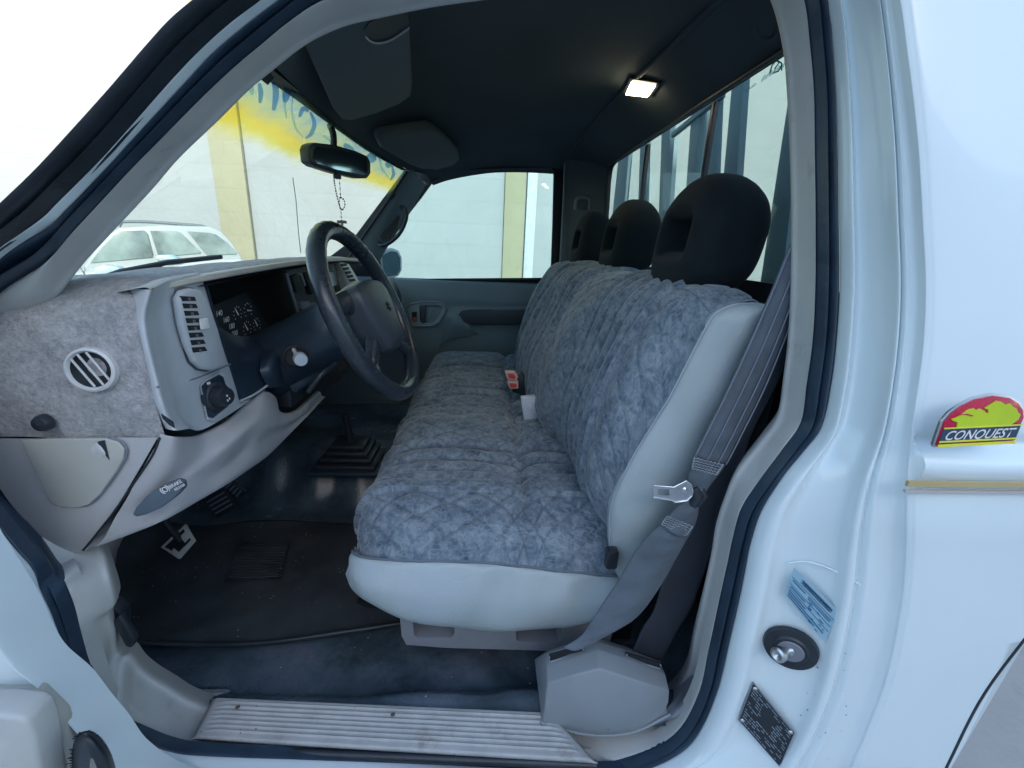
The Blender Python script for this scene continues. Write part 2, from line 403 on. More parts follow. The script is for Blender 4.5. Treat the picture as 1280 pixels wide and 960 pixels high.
def tag(o, label, category, group=None, kind=None):
    if label: o['label'] = label
    if category: o['category'] = category
    if group: o['group'] = group
    if kind: o['kind'] = kind
    return o
def grp(name, parent=None, label=None):
    o = empty(name)
    if parent is not None: o.parent = parent
    if label: o['label'] = label
    return o

TR = empty('pickup_truck'); tag(TR, 'white pickup truck with its driver door open on a blue grey bench seat', 'pickup truck')

# ================================================================ door aperture
tum = lambda z: .18*max(0., z-1.0)
fA = lambda z: .14+tum(z)+.03*max(0, min(1, (.72-z)/.15))
fB = lambda z: .11+tum(z)
fC = lambda z: .085+tum(z)
fD = lambda z: .072+tum(z)
fE = lambda z: .045+tum(z)
ABC = [((10,415),(-15,385),(-40,345)),((57,375),(57,332),(57,285)),((97,325),(100,285),(84,261)),((176,240),(170,210),(135,208)),
((215,195),(200,180),(165,175)),((265,147),(257,122),(225,110)),((302,110),(300,82),(265,67)),((332,85),(330,57),(305,33)),
((377,50),(360,32),(345,2)),((425,27),(400,5),(380,-25)),((475,15),(450,-12),(430,-45)),((550,0),(540,-35),(530,-68)),
((650,-12),(650,-48),(650,-85)),((780,-22),(780,-58),(780,-95)),((900,-30),(905,-68),(915,-105)),((955,-25),(975,-55),(1005,-80)),
((974,0),(1001,0),(1035,0)),((988,60),(1009,60),(1041,50)),((993,120),(1014,120),(1046,127)),((996,197),(1015,197),(1048,197)),
((997,270),(1016,270),(1049,270)),((996,350),(1016,350),(1050,350)),((993,420),(1013,420),(1046,420)),((986,480),(1005,480),(1039,480)),
((978,525),(998,525),(1027,533)),((953,560),(975,559),(1006,562)),((926,594),(945,600),(980,594)),((911,629),(924,632),(952,638)),
((900,663),(914,668),(938,680)),((894,700),(907,700),(931,715)),((884,746),(897,746),(924,750)),((873,797),(884,808),(912,802)),
((862,847),(873,859),(899,857)),((835,880),(850,905),(880,905)),((790,890),(815,932),(855,938)),((735,898),(765,948),(806,962)),
((690,915),(740,951),(740,968)),((560,912),(560,944),(560,957)),((400,905),(400,937),(400,951)),((262,893),(250,938),(255,946)),
((202,865),(215,935),(210,940)),((172,845),(180,917),(170,925)),((157,827),(158,901),(140,910)),((141,822),(138,880),(112,880)),
((136,795),(120,838),(92,840)),((130,772),(105,785),(76,797)),((137,757),(96,752),(64,765)),((127,720),(84,722),(50,735)),
((112,680),(72,700),(38,710)),((70,635),(44,660),(12,680)),((-10,560),(-40,565),(-75,570)),((-35,480),(-65,480),(-100,480))]
dipA = {0: .03, 47: .0, 48: .035, 49: .05, 50: .05, 51: .05}
rA = [PF(*a, lambda z, k=k: fA(z)+dipA.get(k, 0)) for k, (a, b, c) in enumerate(ABC)]; rB = [PF(*b, lambda z, k=k: fB(z)+dipA.get(k, 0)) for k, (a, b, c) in enumerate(ABC)]; rC = [PF(*c, fC) for a, b, c in ABC]
def lerp(a, b, t): return tuple(x*(1-t)+y*t for x, y in zip(a, b))
def offs(p, dx=0, dy=0, dz=0): return (p[0]+dx, p[1]+dy, p[2]+dz)
NN = len(ABC)*6
def ring(name, rows, m, parent, nv, nu=NN, wig=0):
    g = grid(rows, nu, nv, cu=True)
    return link(name, gridmesh(g, cu=True), m, parent, 60)
cx, cz = 0, 1.0
def inward(p, d):      # away from ring centre when d<0
    v = Vector((cx-p[0], 0, cz-p[2])).normalized(); return (p[0]+v.x*d, p[1], p[2]+v.z*d)
# grey inner trim lip: rounded, returning inboard behind its inner edge
ring('door_opening_trim', [[offs(inward(p, -.03), 0, .05) for p in rA], [offs(p, 0, .012) for p in rA], [offs(p, 0, -.002) for p in rA],
     [offs(lerp(a, b, .5), 0, -.010) for a, b in zip(rA, rB)], [offs(b, 0, -.004) for b in rB], [offs(inward(b, -.004), 0, .02) for b in rB]], GREY, TR, 26)
# rubber seal: two rolls
ring('door_seal', [[offs(inward(b, -.005), 0, .006) for b in rB], [offs(lerp(b, c, .12), 0, .000) for b, c in zip(rB, rC)], [offs(lerp(b, c, .32), 0, -.012) for b, c in zip(rB, rC)],
     [offs(lerp(b, c, .52), 0, .006) for b, c in zip(rB, rC)], [offs(lerp(b, c, .75), 0, -.006) for b, c in zip(rB, rC)], [offs(c, 0, .002) for c in rC], [offs(inward(c, -.003), 0, .02) for c in rC]], SEALB, TR, 40)

# front pillar outside: thin painted flange then thick black weatherstrip
iD = [(-10,318),(50,275),(76,250),(122,205),(150,175),(215,100),(252,62),(287,30),(327,0),(362,-33),(415,-62),(520,-90),(650,-105),(780,-115),(925,-125),(1040,-95)]
iE = [(-40,300),(20,243),(57,207),(100,160),(145,110),(188,60),(218,27),(250,0),(295,-38),(340,-70),(400,-105),(520,-140),(650,-155),(780,-165),(940,-170),(1080,-130)]
rD = [PF(*p, fD) for p in iD]; rE = [PF(*p, fE) for p in iE]
body = grp('cab_body', TR)
surf('pillar_flange', [[offs(p, 0, .004) for p in rC[:16]], [offs(lerp(a, b, .5), 0, -.006) for a, b in zip(rC[:16], rD)], rD], WHITE, body, 120, 8)
surf('roof_weatherstrip', [[offs(p, 0, .004) for p in rD], [offs(lerp(a, b, .22), 0, -.012) for a, b in zip(rD, rE)], [offs(lerp(a, b, .45), 0, -.004) for a, b in zip(rD, rE)], [offs(lerp(a, b, .55), 0, -.012) for a, b in zip(rD, rE)],
     [offs(lerp(a, b, .85), 0, -.010) for a, b in zip(rD, rE)], rE, [offs(p, 0, .05) for p in rE]], SEAL, body, 140, 28)

# rear jamb and cab corner
pC = [(1035,-60),(1035,0),(1041,50),(1046,127),(1048,197),(1049,270),(1050,350),(1046,420),(1039,480),(1027,533),(1006,562),(980,594),(952,638),(938,680),(931,715),(924,750),(912,802),(899,857),(880,905),(855,938),(806,962),(740,968),(560,957)]
pF = [(1110,-60),(1125,0),(1133,56),(1142,127),(1149,197),(1153,270),(1157,350),(1155,420),(1148,480),(1140,533),(1137,565),(1134,600),(1133,650),(1132,692),(1129,735),(1125,765),(1116,815),(1104,860),(1088,902),(1071,942),(1035,1000),(900,1040),(560,1040)]
fF = lambda z: .0+.17*max(0., z-1.0)
jC = [PF(*p, fC) for p in pC]; jF = [PF(*p, fF) for p in pF]
def jrow(t, d):   # d: push toward camera/forward
    return [offs(lerp(a, b, t), -d*.4, -d) for a, b in zip(jC, jF)]
surf('rear_door_jamb', [[offs(inward(p, -.010), 0, .010) for p in jC], jrow(0, 0), jrow(.05, .010), jrow(.13, .012), jrow(.22, .002), jrow(.32, -.003), jrow(.50, -.003), jrow(.60, .000), jrow(.655, .009), jrow(.70, .008), jrow(.735, .001), jrow(.78, .004), jrow(.84, .0), jrow(.93, -.004), jrow(.985, -.002), jrow(1, 0)],
     WHITE, body, 160, 110)
# outer corner panel: profile in z, swept rearwards from the jamb edge
cor = []
prof = lambda z: .17*max(0., z-1.0)
for k, x in enumerate((0, .004, .012, .05, .15, .30)):
    row = []
    for i, p in enumerate(jF):
        row.append((p[0]+x, p[1]-(.004 if k == 2 else .002 if k == 1 else .006 if k > 2 else 0)+(.0), p[2]))
    cor.append(row)
gq = grid(cor, 260, 26)
for j, r in enumerate(gq):          # feature line: a soft groove with a shoulder under it
    w = min(1, max(0, (j-3)/4))
    for i, p in enumerate(r):
        z = p[2]; g = 0
        g += .006*math.exp(-((z-1.066)/.007)**2)*w
        g -= .009*math.exp(-((z-1.046)/.014)**2)*w
        r[i] = (p[0], p[1]+g, p[2])
# lower rear edge of the panel is cut by the wheel arch
arc = [P(1150,1010,y=0), P(1180,945,y=0), P(1222,862,y=0), P(1290,770,y=0), P(1400,690,y=0)]
me = gridmesh(gq); bm = bmesh.new(); bm.from_mesh(me)
a0, a1 = Vector(arc[0]), Vector(arc[3]); dr = (a1-a0).normalized(); nn = Vector((dr.z, 0, -dr.x)).normalized()
bmesh.ops.bisect_plane(bm, geom=bm.verts[:]+bm.edges[:]+bm.faces[:], plane_co=a0, plane_no=nn, clear_outer=True)
bm.to_mesh(me); bm.free()
o = link('cab_corner', me, WHITE, body, 50); md = o.modifiers.new('s', 'SOLIDIFY'); md.thickness = .003; md.offset = -1
if True:
    surf('arch_liner', [[offs(p, .0, .012) for p in (arc[0], arc[1], arc[2], arc[3])], [offs(p, .05, .12) for p in (arc[0], arc[1], arc[2], arc[3])], [offs(p, .12, .35, -.2) for p in (arc[0], arc[1], arc[2], arc[3])]], BLKM, body, 10, 10)
    tube('arch_lip', [offs(p, .001, -.003) for p in arc[:4]], .004, SEAL, body, res=20)
# front/lower jamb and rocker
pG = [(740,1010),(560,1000),(400,1000),(255,1000),(190,990),(140,960),(112,925),(84,893),(57,861),(20,830),(0,800),(-20,760),(-60,700),(-90,650),(-110,560)]
iC = list(range(36, 36+14))
jc2 = [rC[i] for i in (36,37,38,39,40,41,42,43,44,45,46,47,48,49,50)]
jg = [PF(*p, lambda z: .02) for p in pG]
def jr2(t, d): return [offs(lerp(a, b, t), 0, -d) for a, b in zip(jc2, jg)]
surf('front_door_jamb', [[offs(inward(p, -.010), 0, .010) for p in jc2], jr2(0, 0), jr2(.12, .012), jr2(.3, .012), jr2(.45, .0), jr2(.75, -.004), jr2(.92, .004), jr2(1, 0), [offs(p, 0, .05, -.03) for p in jg]], WHITE, body, 120, 40)
surf('rocker_panel', [[(x, .045, .50) for x in (-.75, -.3, .2, .50)], [(x, .02, .44) for x in (-.75, -.3, .2, .52)], [(x, .04, .34) for x in (-.75, -.3, .2, .54)]], WHITE, body, 10, 12)

f0 = [jg[k] for k in range(8, 15)]+[rC[51], rC[0]]
zf = [.42+.66*k/8 for k in range(9)]
surf('front_fender', [f0, [(p[0]-.05, .02, p[2]*.5+z*.5) for p, z in zip(f0, zf)], [(p[0]-.25, .01, z) for p, z in zip(f0, zf)], [(-1.9, .01, z) for z in zf]], WHITE, body, 40, 24)
surf('bed_side', [[(x, .02, 1.09) for x in (.80, 1.6, 2.6)], [(x, -.01, 1.04) for x in (.80, 1.6, 2.6)], [(x, -.008, .85) for x in (.80, 1.6, 2.6)], [(x, .01, .62) for x in (.80, 1.6, 2.6)]], WHITE, body, 10, 20)
# emblem, stripes, labels, striker, plate
def onF(px, py, dy=-.010): return P(px, py, y=dy+(.0))
sy = -.0115
em = grp('side_emblem', body, 'crimson and lime arched badge with running horses')
c0 = P(1161, 558, y=sy); c1 = P(1262, 553, y=sy); Ue = (Vector(c1)-Vector(c0)); We = Ue.length; Ue.normalize(); Ve = Vector((0, 0, 1))
He = abs(P(1200, 495, y=sy)[2]-P(1200, 560, y=sy)[2])
def E2(u, v, d=0): return Vector(c0)+Ue*u*We+Ve*v*He+Vector((0, -d, 0))
archp = [(0.02, 0), (.98, 0), (1, .05), (1, .52), (.95, .68), (.86, .82), (.72, .94), (.5, 1.0), (.28, .94), (.14, .82), (.05, .68), (0, .52), (0, .05)]
sc_ = lambda pts, s, sv=None: [(.5+(u-.5)*s, .5+(v-.5)*(sv or s)) for u, v in pts]
o = hull_prism('emblem_rim', [E2(u, v, .0) for u, v in archp], (0, -.003, 0), METAL, em, .0008)
hull_prism('emblem_field', [E2(u, v, .0032) for u, v in sc_(archp, .95, .94)], (0, -.001, 0), CRIM, em, .0004)
hull_prism('emblem_band', [E2(.035, .10, .0044), E2(.965, .10, .0044), E2(.965, .385, .0044), E2(.035, .385, .0044)], (0, -.0006, 0), DBLUE, em, 0)
multi('emblem_line', [([E2(.03, v0, .0052), E2(.97, v0, .0052), E2(.97, v1, .0052), E2(.03, v1, .0052)], (0, -.0005, 0)) for v0, v1 in ((.385, .41), (.12, .15), (.03, .085))], YELL, em)
horse = [(.18,.41),(.17,.50),(.10,.54),(.08,.57),(.14,.60),(.19,.66),(.24,.74),(.30,.76),(.33,.72),(.38,.745),(.44,.70),(.47,.66),(.50,.655),(.48,.72),(.43,.75),(.47,.80),(.54,.88),(.60,.86),(.67,.80),(.72,.82),(.76,.76),(.82,.72),(.86,.64),(.90,.60),(.90,.50),(.84,.41)]
hull_prism('emblem_horses', [E2(u, v, .0044) for u, v in horse], (0, -.0008, 0), LIME, em, 0)
multi('emblem_mane', [([E2(*p, .0054) for p in q], (0, -.0003, 0)) for q in ([(.13,.655),(.24,.665),(.33,.62),(.30,.61),(.23,.645),(.13,.645)],)], CRIM, em)
text('emblem_lettering', 'CONQUEST', E2(.06, .165, .0054), Ue, Ve, He*.255, PALE, em, .0, .012, .3, warp=lambda x, y: tuple(E2(.065, .165, .0054)+Ue*x*.93+Ve*y))
for a, b, m_ in ((601.5, 608, GOLD), (612.5, 615.5, GOLDG)):
    za, zb = P(1150, a, y=-.008)[2], P(1150, b, y=-.008)[2]
    xs = P(1134, 605, y=-.008)[0]
    multi('side_stripe', [([(xs, -.0090, za), (xs+.29, -.0090, za), (xs+.29, -.0090, zb), (xs, -.0090, zb)], (0, .003, 0))], m_, body)
# jamb plane for labels: from computed jamb points
def onJ(px, py, lift=.004):
    best = None
    o_ = Vector(CAM); d_ = (Vector(P(px, py, y=.2))-o_).normalized()
    # plane through local jamb strip
    import bisect
    i = min(range(len(pC)), key=lambda k: abs((pC[k][1]+pF[k][1])/2-py))
    i = max(1, min(len(pC)-2, i))
    A = Vector(jC[i]); B = Vector(jF[i]); Cc = Vector(jC[i+1])*.5+Vector(jF[i+1])*.5; D = Vector(jC[i-1])*.5+Vector(jF[i-1])*.5
    n = (B-A).cross(Cc-D).normalized()
    if n.dot(d_) > 0: n = -n
    pc = (A+B)/2+n*(.004+lift)
    t = (pc-o_).dot(n)/d_.dot(n)
    return o_+d_*t, n
def jquad(pts, lift=.001):
    # use one plane for the whole label
    cxp = sum(p[0] for p in pts)/4; cyp = sum(p[1] for p in pts)/4
    p0, n = onJ(cxp, cyp, lift); res = []
    for px, py in pts:
        d_ = (Vector(P(px, py, y=.2))-Vector(CAM)); t = (p0-Vector(CAM)).dot(n)/d_.dot(n); res.append(Vector(CAM)+d_*t)
    return res, n
def bil(q, u, v): return q[0]*(1-u)*(1-v)+q[1]*u*(1-v)+q[2]*u*v+q[3]*(1-u)*v
lq, ln = jquad([(993, 709), (1048, 763), (1031, 803), (981, 742)])
lb = grp('tyre_label', body)
hull_prism('label_sheet', [bil(lq, u, v) for u, v in [(0, 0), (.95, 0), (1, .08), (1, 1), (0, 1)]], ln*.0006, LABEL, lb, 0)
def lines(name, q, n, specs, m, parent, lift=.0012):
    multi(name, [([bil(q, a, v)+n*lift, bil(q, b, v)+n*lift, bil(q, b, v+h)+n*lift, bil(q, a, v+h)+n*lift], n*.0003) for a, b, v, h in specs], m, parent)
sp_ = [(.22, .9, .1, .05), (.2, .85, .2, .02), (.02, .98, .29, .012), (.05, .35, .36, .03), (.42, .95, .36, .02), (.42, .93, .42, .02), (.02, .98, .52, .012), (.05, .4, .58, .03), (.02, .98, .67, .012), (.05, .45, .74, .03), (.05, .9, .82, .03), (.05, .7, .9, .03)]
for k in range(14):
    a = .45+.5*random.random(); sp_.append((a, min(.97, a+.03+.06*random.random()), .46+.5*random.random(), .02))
for k in range(14):
    a = .3+.04*k; sp_.append((a, a+.03, .095, .06))
lines('label_print', lq, ln, sp_, INKB, lb)
text('label_title', 'PRESSAO DOS PNEUS', lq[0], (1, 0, 0), (0, 0, 1), 1, INK, lb, .0, .02, 0, warp=lambda x, y: tuple(bil(lq, .24+x*.068, .20-y*.10)+ln*.0016))
bq, bn = jquad([(941, 852), (993, 916), (975, 958), (923, 899)])
dp = grp('data_plate', body)
hull_prism('plate_sheet', bq, bn*.001, BLKP, dp, 0)
sp_ = []
for r_ in range(15):
    v = .06+r_*.062; a = .05
    while a < .93:
        w = .02+.12*random.random()
        if random.random() < .75 and not (.32 < a < .6 and .15 < v < .6): sp_.append((a, min(.95, a+w), v, .018))
        a += w+.02
sp_ += [(.0, 1, .0, .012), (.0, 1, .985, .012), (0, .012, .0, 1), (.988, 1, 0, 1)]
lines('plate_print', bq, bn, sp_, mat('plate_print_grey', (.22, .28, .33), .5, .1, 20., 0), dp, .0015)
for u, v in ((.08, .06), (.93, .06), (.07, .92)):
    c_ = bil(bq, u, v)+bn*.002; lathe('rivet', [(0.0001, .001), (.0018, .0008), (.0026, 0)], c_, bn, METAL, dp, 12)
stc, sn = onJ(988, 811, .0)
st = grp('door_striker', body)
lathe('striker_washer', [(.0001, .005), (.011, .005), (.018, .0045), (.020, .0025), (.026, .0025), (.029, .002), (.0305, -.003)], stc, sn, BLKP, st, 40)
lathe('striker_disc', [(.0001, .0062), (.0135, .006), (.015, .0045)], stc, sn, GREYD, st, 40)
sd = (Vector(P(962, 807, y=.03))-stc).normalized()
sd = (sn*1.0+Vector((-.75, .25, .22))).normalized()
lathe('striker_pin', [(.007, .0), (.007, .006), (.005, .009), (.0042, .016), (.005, .019), (.0085, .021), (.0088, .028), (.006, .0295), (.0001, .027)], stc, sd, METAL, st, 28)
# paint chips round the striker
chips = []
for k in range(34):
    px = random.uniform(990, 1062) if k % 3 else random.uniform(940, 990); py = random.uniform(800, 930) if k % 3 else random.uniform(735, 850)
    if 960 < px < 1020 and 770 < py < 850: continue
    if px < 1000 and py > 850: continue
    c_, n_ = onJ(px, py, .0012); s = random.uniform(.0004, .0012); t_ = n_.orthogonal().normalized(); b_ = n_.cross(t_)
    chips.append(([c_+t_*s*random.uniform(.5, 1.3)*math.cos(q)+b_*s*random.uniform(.5, 1.6)*math.sin(q) for q in (0, 1.1, 2.3, 3.4, 4.6, 5.5)], n_*.0003))
CHM = mat('chip_blue_grey', (.12, .22, .30), .6)
for c_ in chips: multi('paint_chip', [c_], CHM, body)
# pressed arc under the jamb
tube('pressed_ridge', [onJ(x, y, -.002)[0] for x, y in ((985, 704), (1005, 702), (1030, 708), (1060, 722), (1078, 733))], .0011, WHITE, body, res=24)

# ================================================================ sill scuff plate
sc = grp('sill_plate', TR)
scf = lambda px, py, dz=0: P(px, py, z=.536+dz)
q = [scf(265, 870), scf(690, 889), scf(748, 951), scf(238, 921)]
q = [Vector(v) for v in q]
g = []
NR = 90
for j in range(NR):
    v = j/(NR-1); row = []
    for i in range(60):
        u = i/59
        p = bil(q, u, v)
        rib = 0
        if .10 < v < .90 and .05 < u < .955:
            ph = (v-.10)/.80*7
            rib = .0028*max(0, math.sin(ph*2*math.pi-.6))**.6 if math.sin(ph*2*math.pi-.6) > 0 else 0
        edge = min(v/.06, (1-v)/.05, u/.015, (1-u)/.015, 1); edge = max(0, edge)
        row.append((p.x, p.y, p.z+rib-.006*(1-math.sqrt(max(0, 1-(1-edge)**2)))))
    g.append(row)
o = link('tread', gridmesh(g, flip=True), SCUFF, sc, 60); md = o.modifiers.new('s', 'SOLIDIFY'); md.thickness = .004; md.offset = -1
for px, py in ((297, 884), (491, 893), (683, 897)):
    c_ = Vector(scf(px, py, .003)); lathe('screw', [(.0001, .0006), (.0022, .001), (.0034, .0)], c_, (0, 0, 1), mat('rusty_screw', (.10, .07, .06), .7), sc, 14)
# black channel under the plate
tube('sill_channel', [P(250, 936, z=.522), P(450, 944, z=.522), P(600, 950, z=.522), P(745, 956, z=.522)], .006, SEAL, sc, res=20)

# ================================================================ floor
def fz(x, y):
    z = .462
    # rise to the transmission tunnel and to the toe board
    t = max(0, min(1, (y-.78)/.16)); z += .16*t*t*(3-2*t)
    t = max(0, min(1, (-x-.72)/.25)); z += .20*t*t
    t = max(0, min(1, (.235-y)/.06)); z += .060*t*t*(3-2*t)
    return z
g = []
for j in range(150):
    y = .125+j/149*1.54; row = []
    for i in range(190):
        x = -1.0+i/189*1.5
        yc_ = max(y, .125+.115*max(0, min(1, (-.414-x)/.015)))
        yy = 1.1-(yc_-1.1) if yc_ > 1.1 else yc_
        z = fz(x, yy)
        w = 0
        w += .006*math.sin(21*x+8*y+2*math.sin(7*x))*math.sin(9*y*3+3*x)
        w += .010*math.exp(-((x+.02-.25*(y-.2))/.035)**2)*math.exp(-((y-.24)/.06)**2)
        w += .008*math.exp(-((x-.06)/.05)**2)*math.exp(-((y-.22)/.04)**2)
        if .80 < y < .93: w += .018*math.sin(x*48+.8)*math.sin((y-.80)/.13*math.pi)
        row.append((x, yc_, z+w*.9))
    g.append(row)
link('floor_liner', gridmesh(g), VINYLF, TR, 0)
# kick panel / cowl side trim
surf('kick_panel', [[P(108, 655, y=.2), P(140, 640, y=.24), P(250, 560, y=.3)], [P(118, 690, y=.185), P(122, 700, y=.19), P(150, 680, y=.5)], [P(128, 745, y=.18), P(134, 750, y=.2), P(150, 740, y=.5)], [P(139, 822, y=.175), P(146, 822, y=.19), P(165, 800, y=.4)]], MAUVE, TR, 14, 20)
surf('firewall', [[(-.98, y, z) for y in (.1, .8, 1.7)] for z in (.45, .8, 1.1)], BLKM, TR, 6, 6)
# hood release bracket
hb = grp('hood_release', TR)
hull_prism('release_bracket', [P(127, 772, y=.165), P(137, 757, y=.165), P(150, 768, y=.165), P(152, 785, y=.165), P(142, 795, y=.165), P(131, 795, y=.165)], (0, .02, 0), BLKP, hb, .002)
hull_prism('release_lever', [P(140, 778, y=.155), P(148, 770, y=.155), P(168, 802, y=.155), P(164, 811, y=.155), P(156, 809, y=.155)], (0, .012, 0), BLKP, hb, .003)

# loose rubber mat
mt = []
mpx = [((118, 700), (170, 668), (330, 648), (470, 655), (560, 670)), ((122, 740), (200, 715), (330, 700), (470, 700), (560, 700)), ((130, 775), (220, 765), (330, 755), (460, 745), (560, 740)), ((150, 800), (210, 806), (330, 803), (440, 790), (505, 778))]
rows = [[P(x, y, z=.482) for x, y in r] for r in mpx]
gm = grid(rows, 120, 80)
for j, r in enumerate(gm):
    for i, p in enumerate(r):
        z = fz(p[0], p[1])+.013+.002*math.sin(p[0]*18)+(.004 if j > 76 else 0)
        r[i] = (p[0], p[1], max(z, .470))
mo = empty('floor_mat', (-.5, .5, .47)); tag(mo, 'worn black rubber mat lying in the driver footwell under the pedals', 'floor mat')
def off_parent(o, par):   # keep world place under a moved empty
    o.parent = par; o.matrix_parent_inverse = par.matrix_world.inverted() if False else o.matrix_parent_inverse
    o.location = tuple(-v for v in par.location)
o = link('mat_sheet', gridmesh(gm), MATB, None, 60); md = o.modifiers.new('s', 'SOLIDIFY'); md.thickness = .004; md.offset = 1; off_parent(o, mo)
e_ = tube('mat_edge', [offs(p, 0, 0, .004) for p in gm[-1]], .0045, SEAL, None); off_parent(e_, mo)
# ribbed heel pad
hp = [Vector(P(x, y, z=.484)) for x, y in ((302, 680), (362, 680), (350, 724), (282, 726))]
bars = []
for k in range(13):
    v = .03+k*.074
    bars.append(([bil(hp, .03, v), bil(hp, .97, v), bil(hp, .97, v+.035), bil(hp, .03, v+.035)], (0, 0, .0035)))
o = multi('heel_pad', bars, MATB, None); off_parent(o, mo)
fr = tube('heel_pad_rim', [offs(p, 0, 0, .002) for p in hp], .002, MATB, None, closed=True); off_parent(fr, mo)

# ================================================================ pedals
pd = grp('pedals', TR)
cl = grp('clutch_pedal', pd)
pq = [Vector(v) for v in (P(234, 655, y=.60), P(246, 676, y=.57), P(226, 699, y=.55), P(203, 684, y=.58))]
nq = (pq[1]-pq[0]).cross(pq[3]-pq[0]).normalized()
if nq.dot(Vector(CAM)-pq[0]) < 0: nq = -nq
def ped(u, v, l=0): return bil(pq, u, v)+nq*l
cl.name = 'clutch_pedal'
o = hull_prism('pedal_plate', [ped(0, 0), ped(1, 0), ped(1, 1), ped(0, 1)], nq*.006, mat('worn_pedal_grey', (.62, .62, .60), .4, .1, 40.), cl, .002)
multi('pedal_grip', [([ped(a, c, .0065), ped(b, c, .0065), ped(b, d, .0065), ped(a, d, .0065)], nq*.001) for a, b, c, d in ((.16, .3, .12, .9), (.3, .8, .35, .75), (.72, .82, .1, .45), (.3, .5, .75, .88))], BLKM, cl)
tube('pedal_arm', [pq[3]*.4+pq[1]*.6, Vector((-.78, .60, .60)), Vector((-.86, .62, .85))], .008, BLKP, cl, res=10)
for nm, qq, top in (('brake_pedal', ((256, 622), (284, 606), (300, 630), (274, 645)), (-.82, .72, .85)), ('throttle_pedal', ((281, 604), (290, 597), (310, 612), (303, 622)), (-.82, .9, .85))):
    pp = [Vector(P(x, y, y=.70)) for x, y in qq]; n_ = (pp[1]-pp[0]).cross(pp[3]-pp[0]).normalized()
    if n_.dot(Vector(CAM)-pp[0]) < 0: n_ = -n_
    e = grp(nm, pd)
    hull_prism('pedal_pad', pp, n_*.012, BLKP, e, .003)
    multi('pedal_rib', [([bil(pp, .1, v)+n_*.0125, bil(pp, .9, v)+n_*.0125, bil(pp, .9, v+.06)+n_*.0125, bil(pp, .1, v+.06)+n_*.0125], n_*.002) for v in (.15, .35, .55, .75)], GREYD, e)
    tube('pedal_arm', [(pp[0]+pp[2])/2, Vector((-.82, pp[0].y, .75)), Vector(top)], .007, BLKP, e, res=8)

# gear lever boot on the tunnel
gb = grp('gear_lever', TR)
bc = Vector(P(440, 572, y=.86))
for k, (s, h) in enumerate(((1.0, 0), (.86, .018), (.72, .034), (.58, .05))):
    boxm('boot_fold', (bc.x, bc.y+.02*k*0, bc.z-.0+h), (.17*s, .14*s, .014), BLKP, gb, .005)
boxm('boot_frame', (bc.x, bc.y, bc.z-.012), (.20, .17, .012), NAVY, gb, .004)
tube('lever', [(bc.x, bc.y, bc.z+.05), (bc.x-.01, bc.y, bc.z+.14)], .010, BLKP, gb)
multi('boot_highlight_rib', [([(bc.x+.02+.02*k, bc.y-.05, bc.z+.046-.014*k), (bc.x+.028+.02*k, bc.y-.05, bc.z+.046-.014*k), (bc.x+.028+.02*k, bc.y+.05, bc.z+.046-.014*k), (bc.x+.02+.02*k, bc.y+.05, bc.z+.046-.014*k)], (0, 0, .004)) for k in range(4)], NAVY, gb)

# ================================================================ bench seat
seat = grp('bench_seat', TR)
RG = [(.37, .55), (.765, .955), (1.09, 1.27)]
def seatdisp(s, y, dia=1.):   # s = distance along fore-aft, returns displacement along normal
    d = 0; inrib = 0
    for a, b in RG:
        if a-.025 < y < b+.025:
            inrib = 1
            p = (b-a)/4
            k = (y-a)/p; fr_ = abs(k-round(k))
            if -.3 < k < 4.3: d -= .015*math.exp(-(fr_/.11)**2)
            d += .0035*(1-(2*min(fr_, .5))**2)*0
            if fr_ > 0 and -.5 < k < 4.5: d += .0095*math.sin(min(fr_, .5)*math.pi)
    w1 = math.sin(s*31+y*9)*.004; w2 = math.sin(y*27-s*11)*.004
    q = .058
    a = (s+w1+y+w2)/q; b = (s+w2-y+w1)/q
    fa = abs(a-round(a)); fb = abs(b-round(b))
    amp = .0012 if inrib else .0034
    d -= dia*amp*(math.exp(-(fa/.09)**2)+math.exp(-(fb/.09)**2))
    return d
def groove_shade(s, y, dia=1.):  # painted groove shade: full in the ribs, weaker on the diamond lines
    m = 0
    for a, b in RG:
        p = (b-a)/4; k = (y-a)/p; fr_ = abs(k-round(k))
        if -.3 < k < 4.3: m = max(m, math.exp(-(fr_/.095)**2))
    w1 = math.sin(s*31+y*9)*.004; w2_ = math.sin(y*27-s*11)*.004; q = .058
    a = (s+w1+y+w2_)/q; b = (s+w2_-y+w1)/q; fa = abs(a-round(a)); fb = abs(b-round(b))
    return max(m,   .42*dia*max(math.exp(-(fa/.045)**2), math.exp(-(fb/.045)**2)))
def groove_shade_attr(me, g, dia=1.):
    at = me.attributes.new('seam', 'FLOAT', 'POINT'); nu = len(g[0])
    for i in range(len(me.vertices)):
        c = g[i//nu][i % nu]; at.data[i].value = groove_shade(c[3], c[1], dia)
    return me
def lump(x, y):
    return .003*math.sin(13*x+5*y)*math.sin(11*y-4*x)+.002*math.sin(29*x+17*y+1)
def interp(tab, v):
    if v <= tab[0][0]: return tab[0][1]
    for (a, fa_), (b, fb_) in zip(tab, tab[1:]):
        if v <= b:
            t = (v-a)/(b-a); t = t*t*(3-2*t); return fa_*(1-t)+fb_*t
    return tab[-1][1]
cprof = cat([(-.20, .655), (-.222, .70), (-.222, .742), (-.195, .776), (-.13, .793), (-.03, .797), (.05, .792), (.085, .783), (.12, .790), (.19, .785), (.25, .77), (.30, .74)], 170)
NYc = 820
g = []
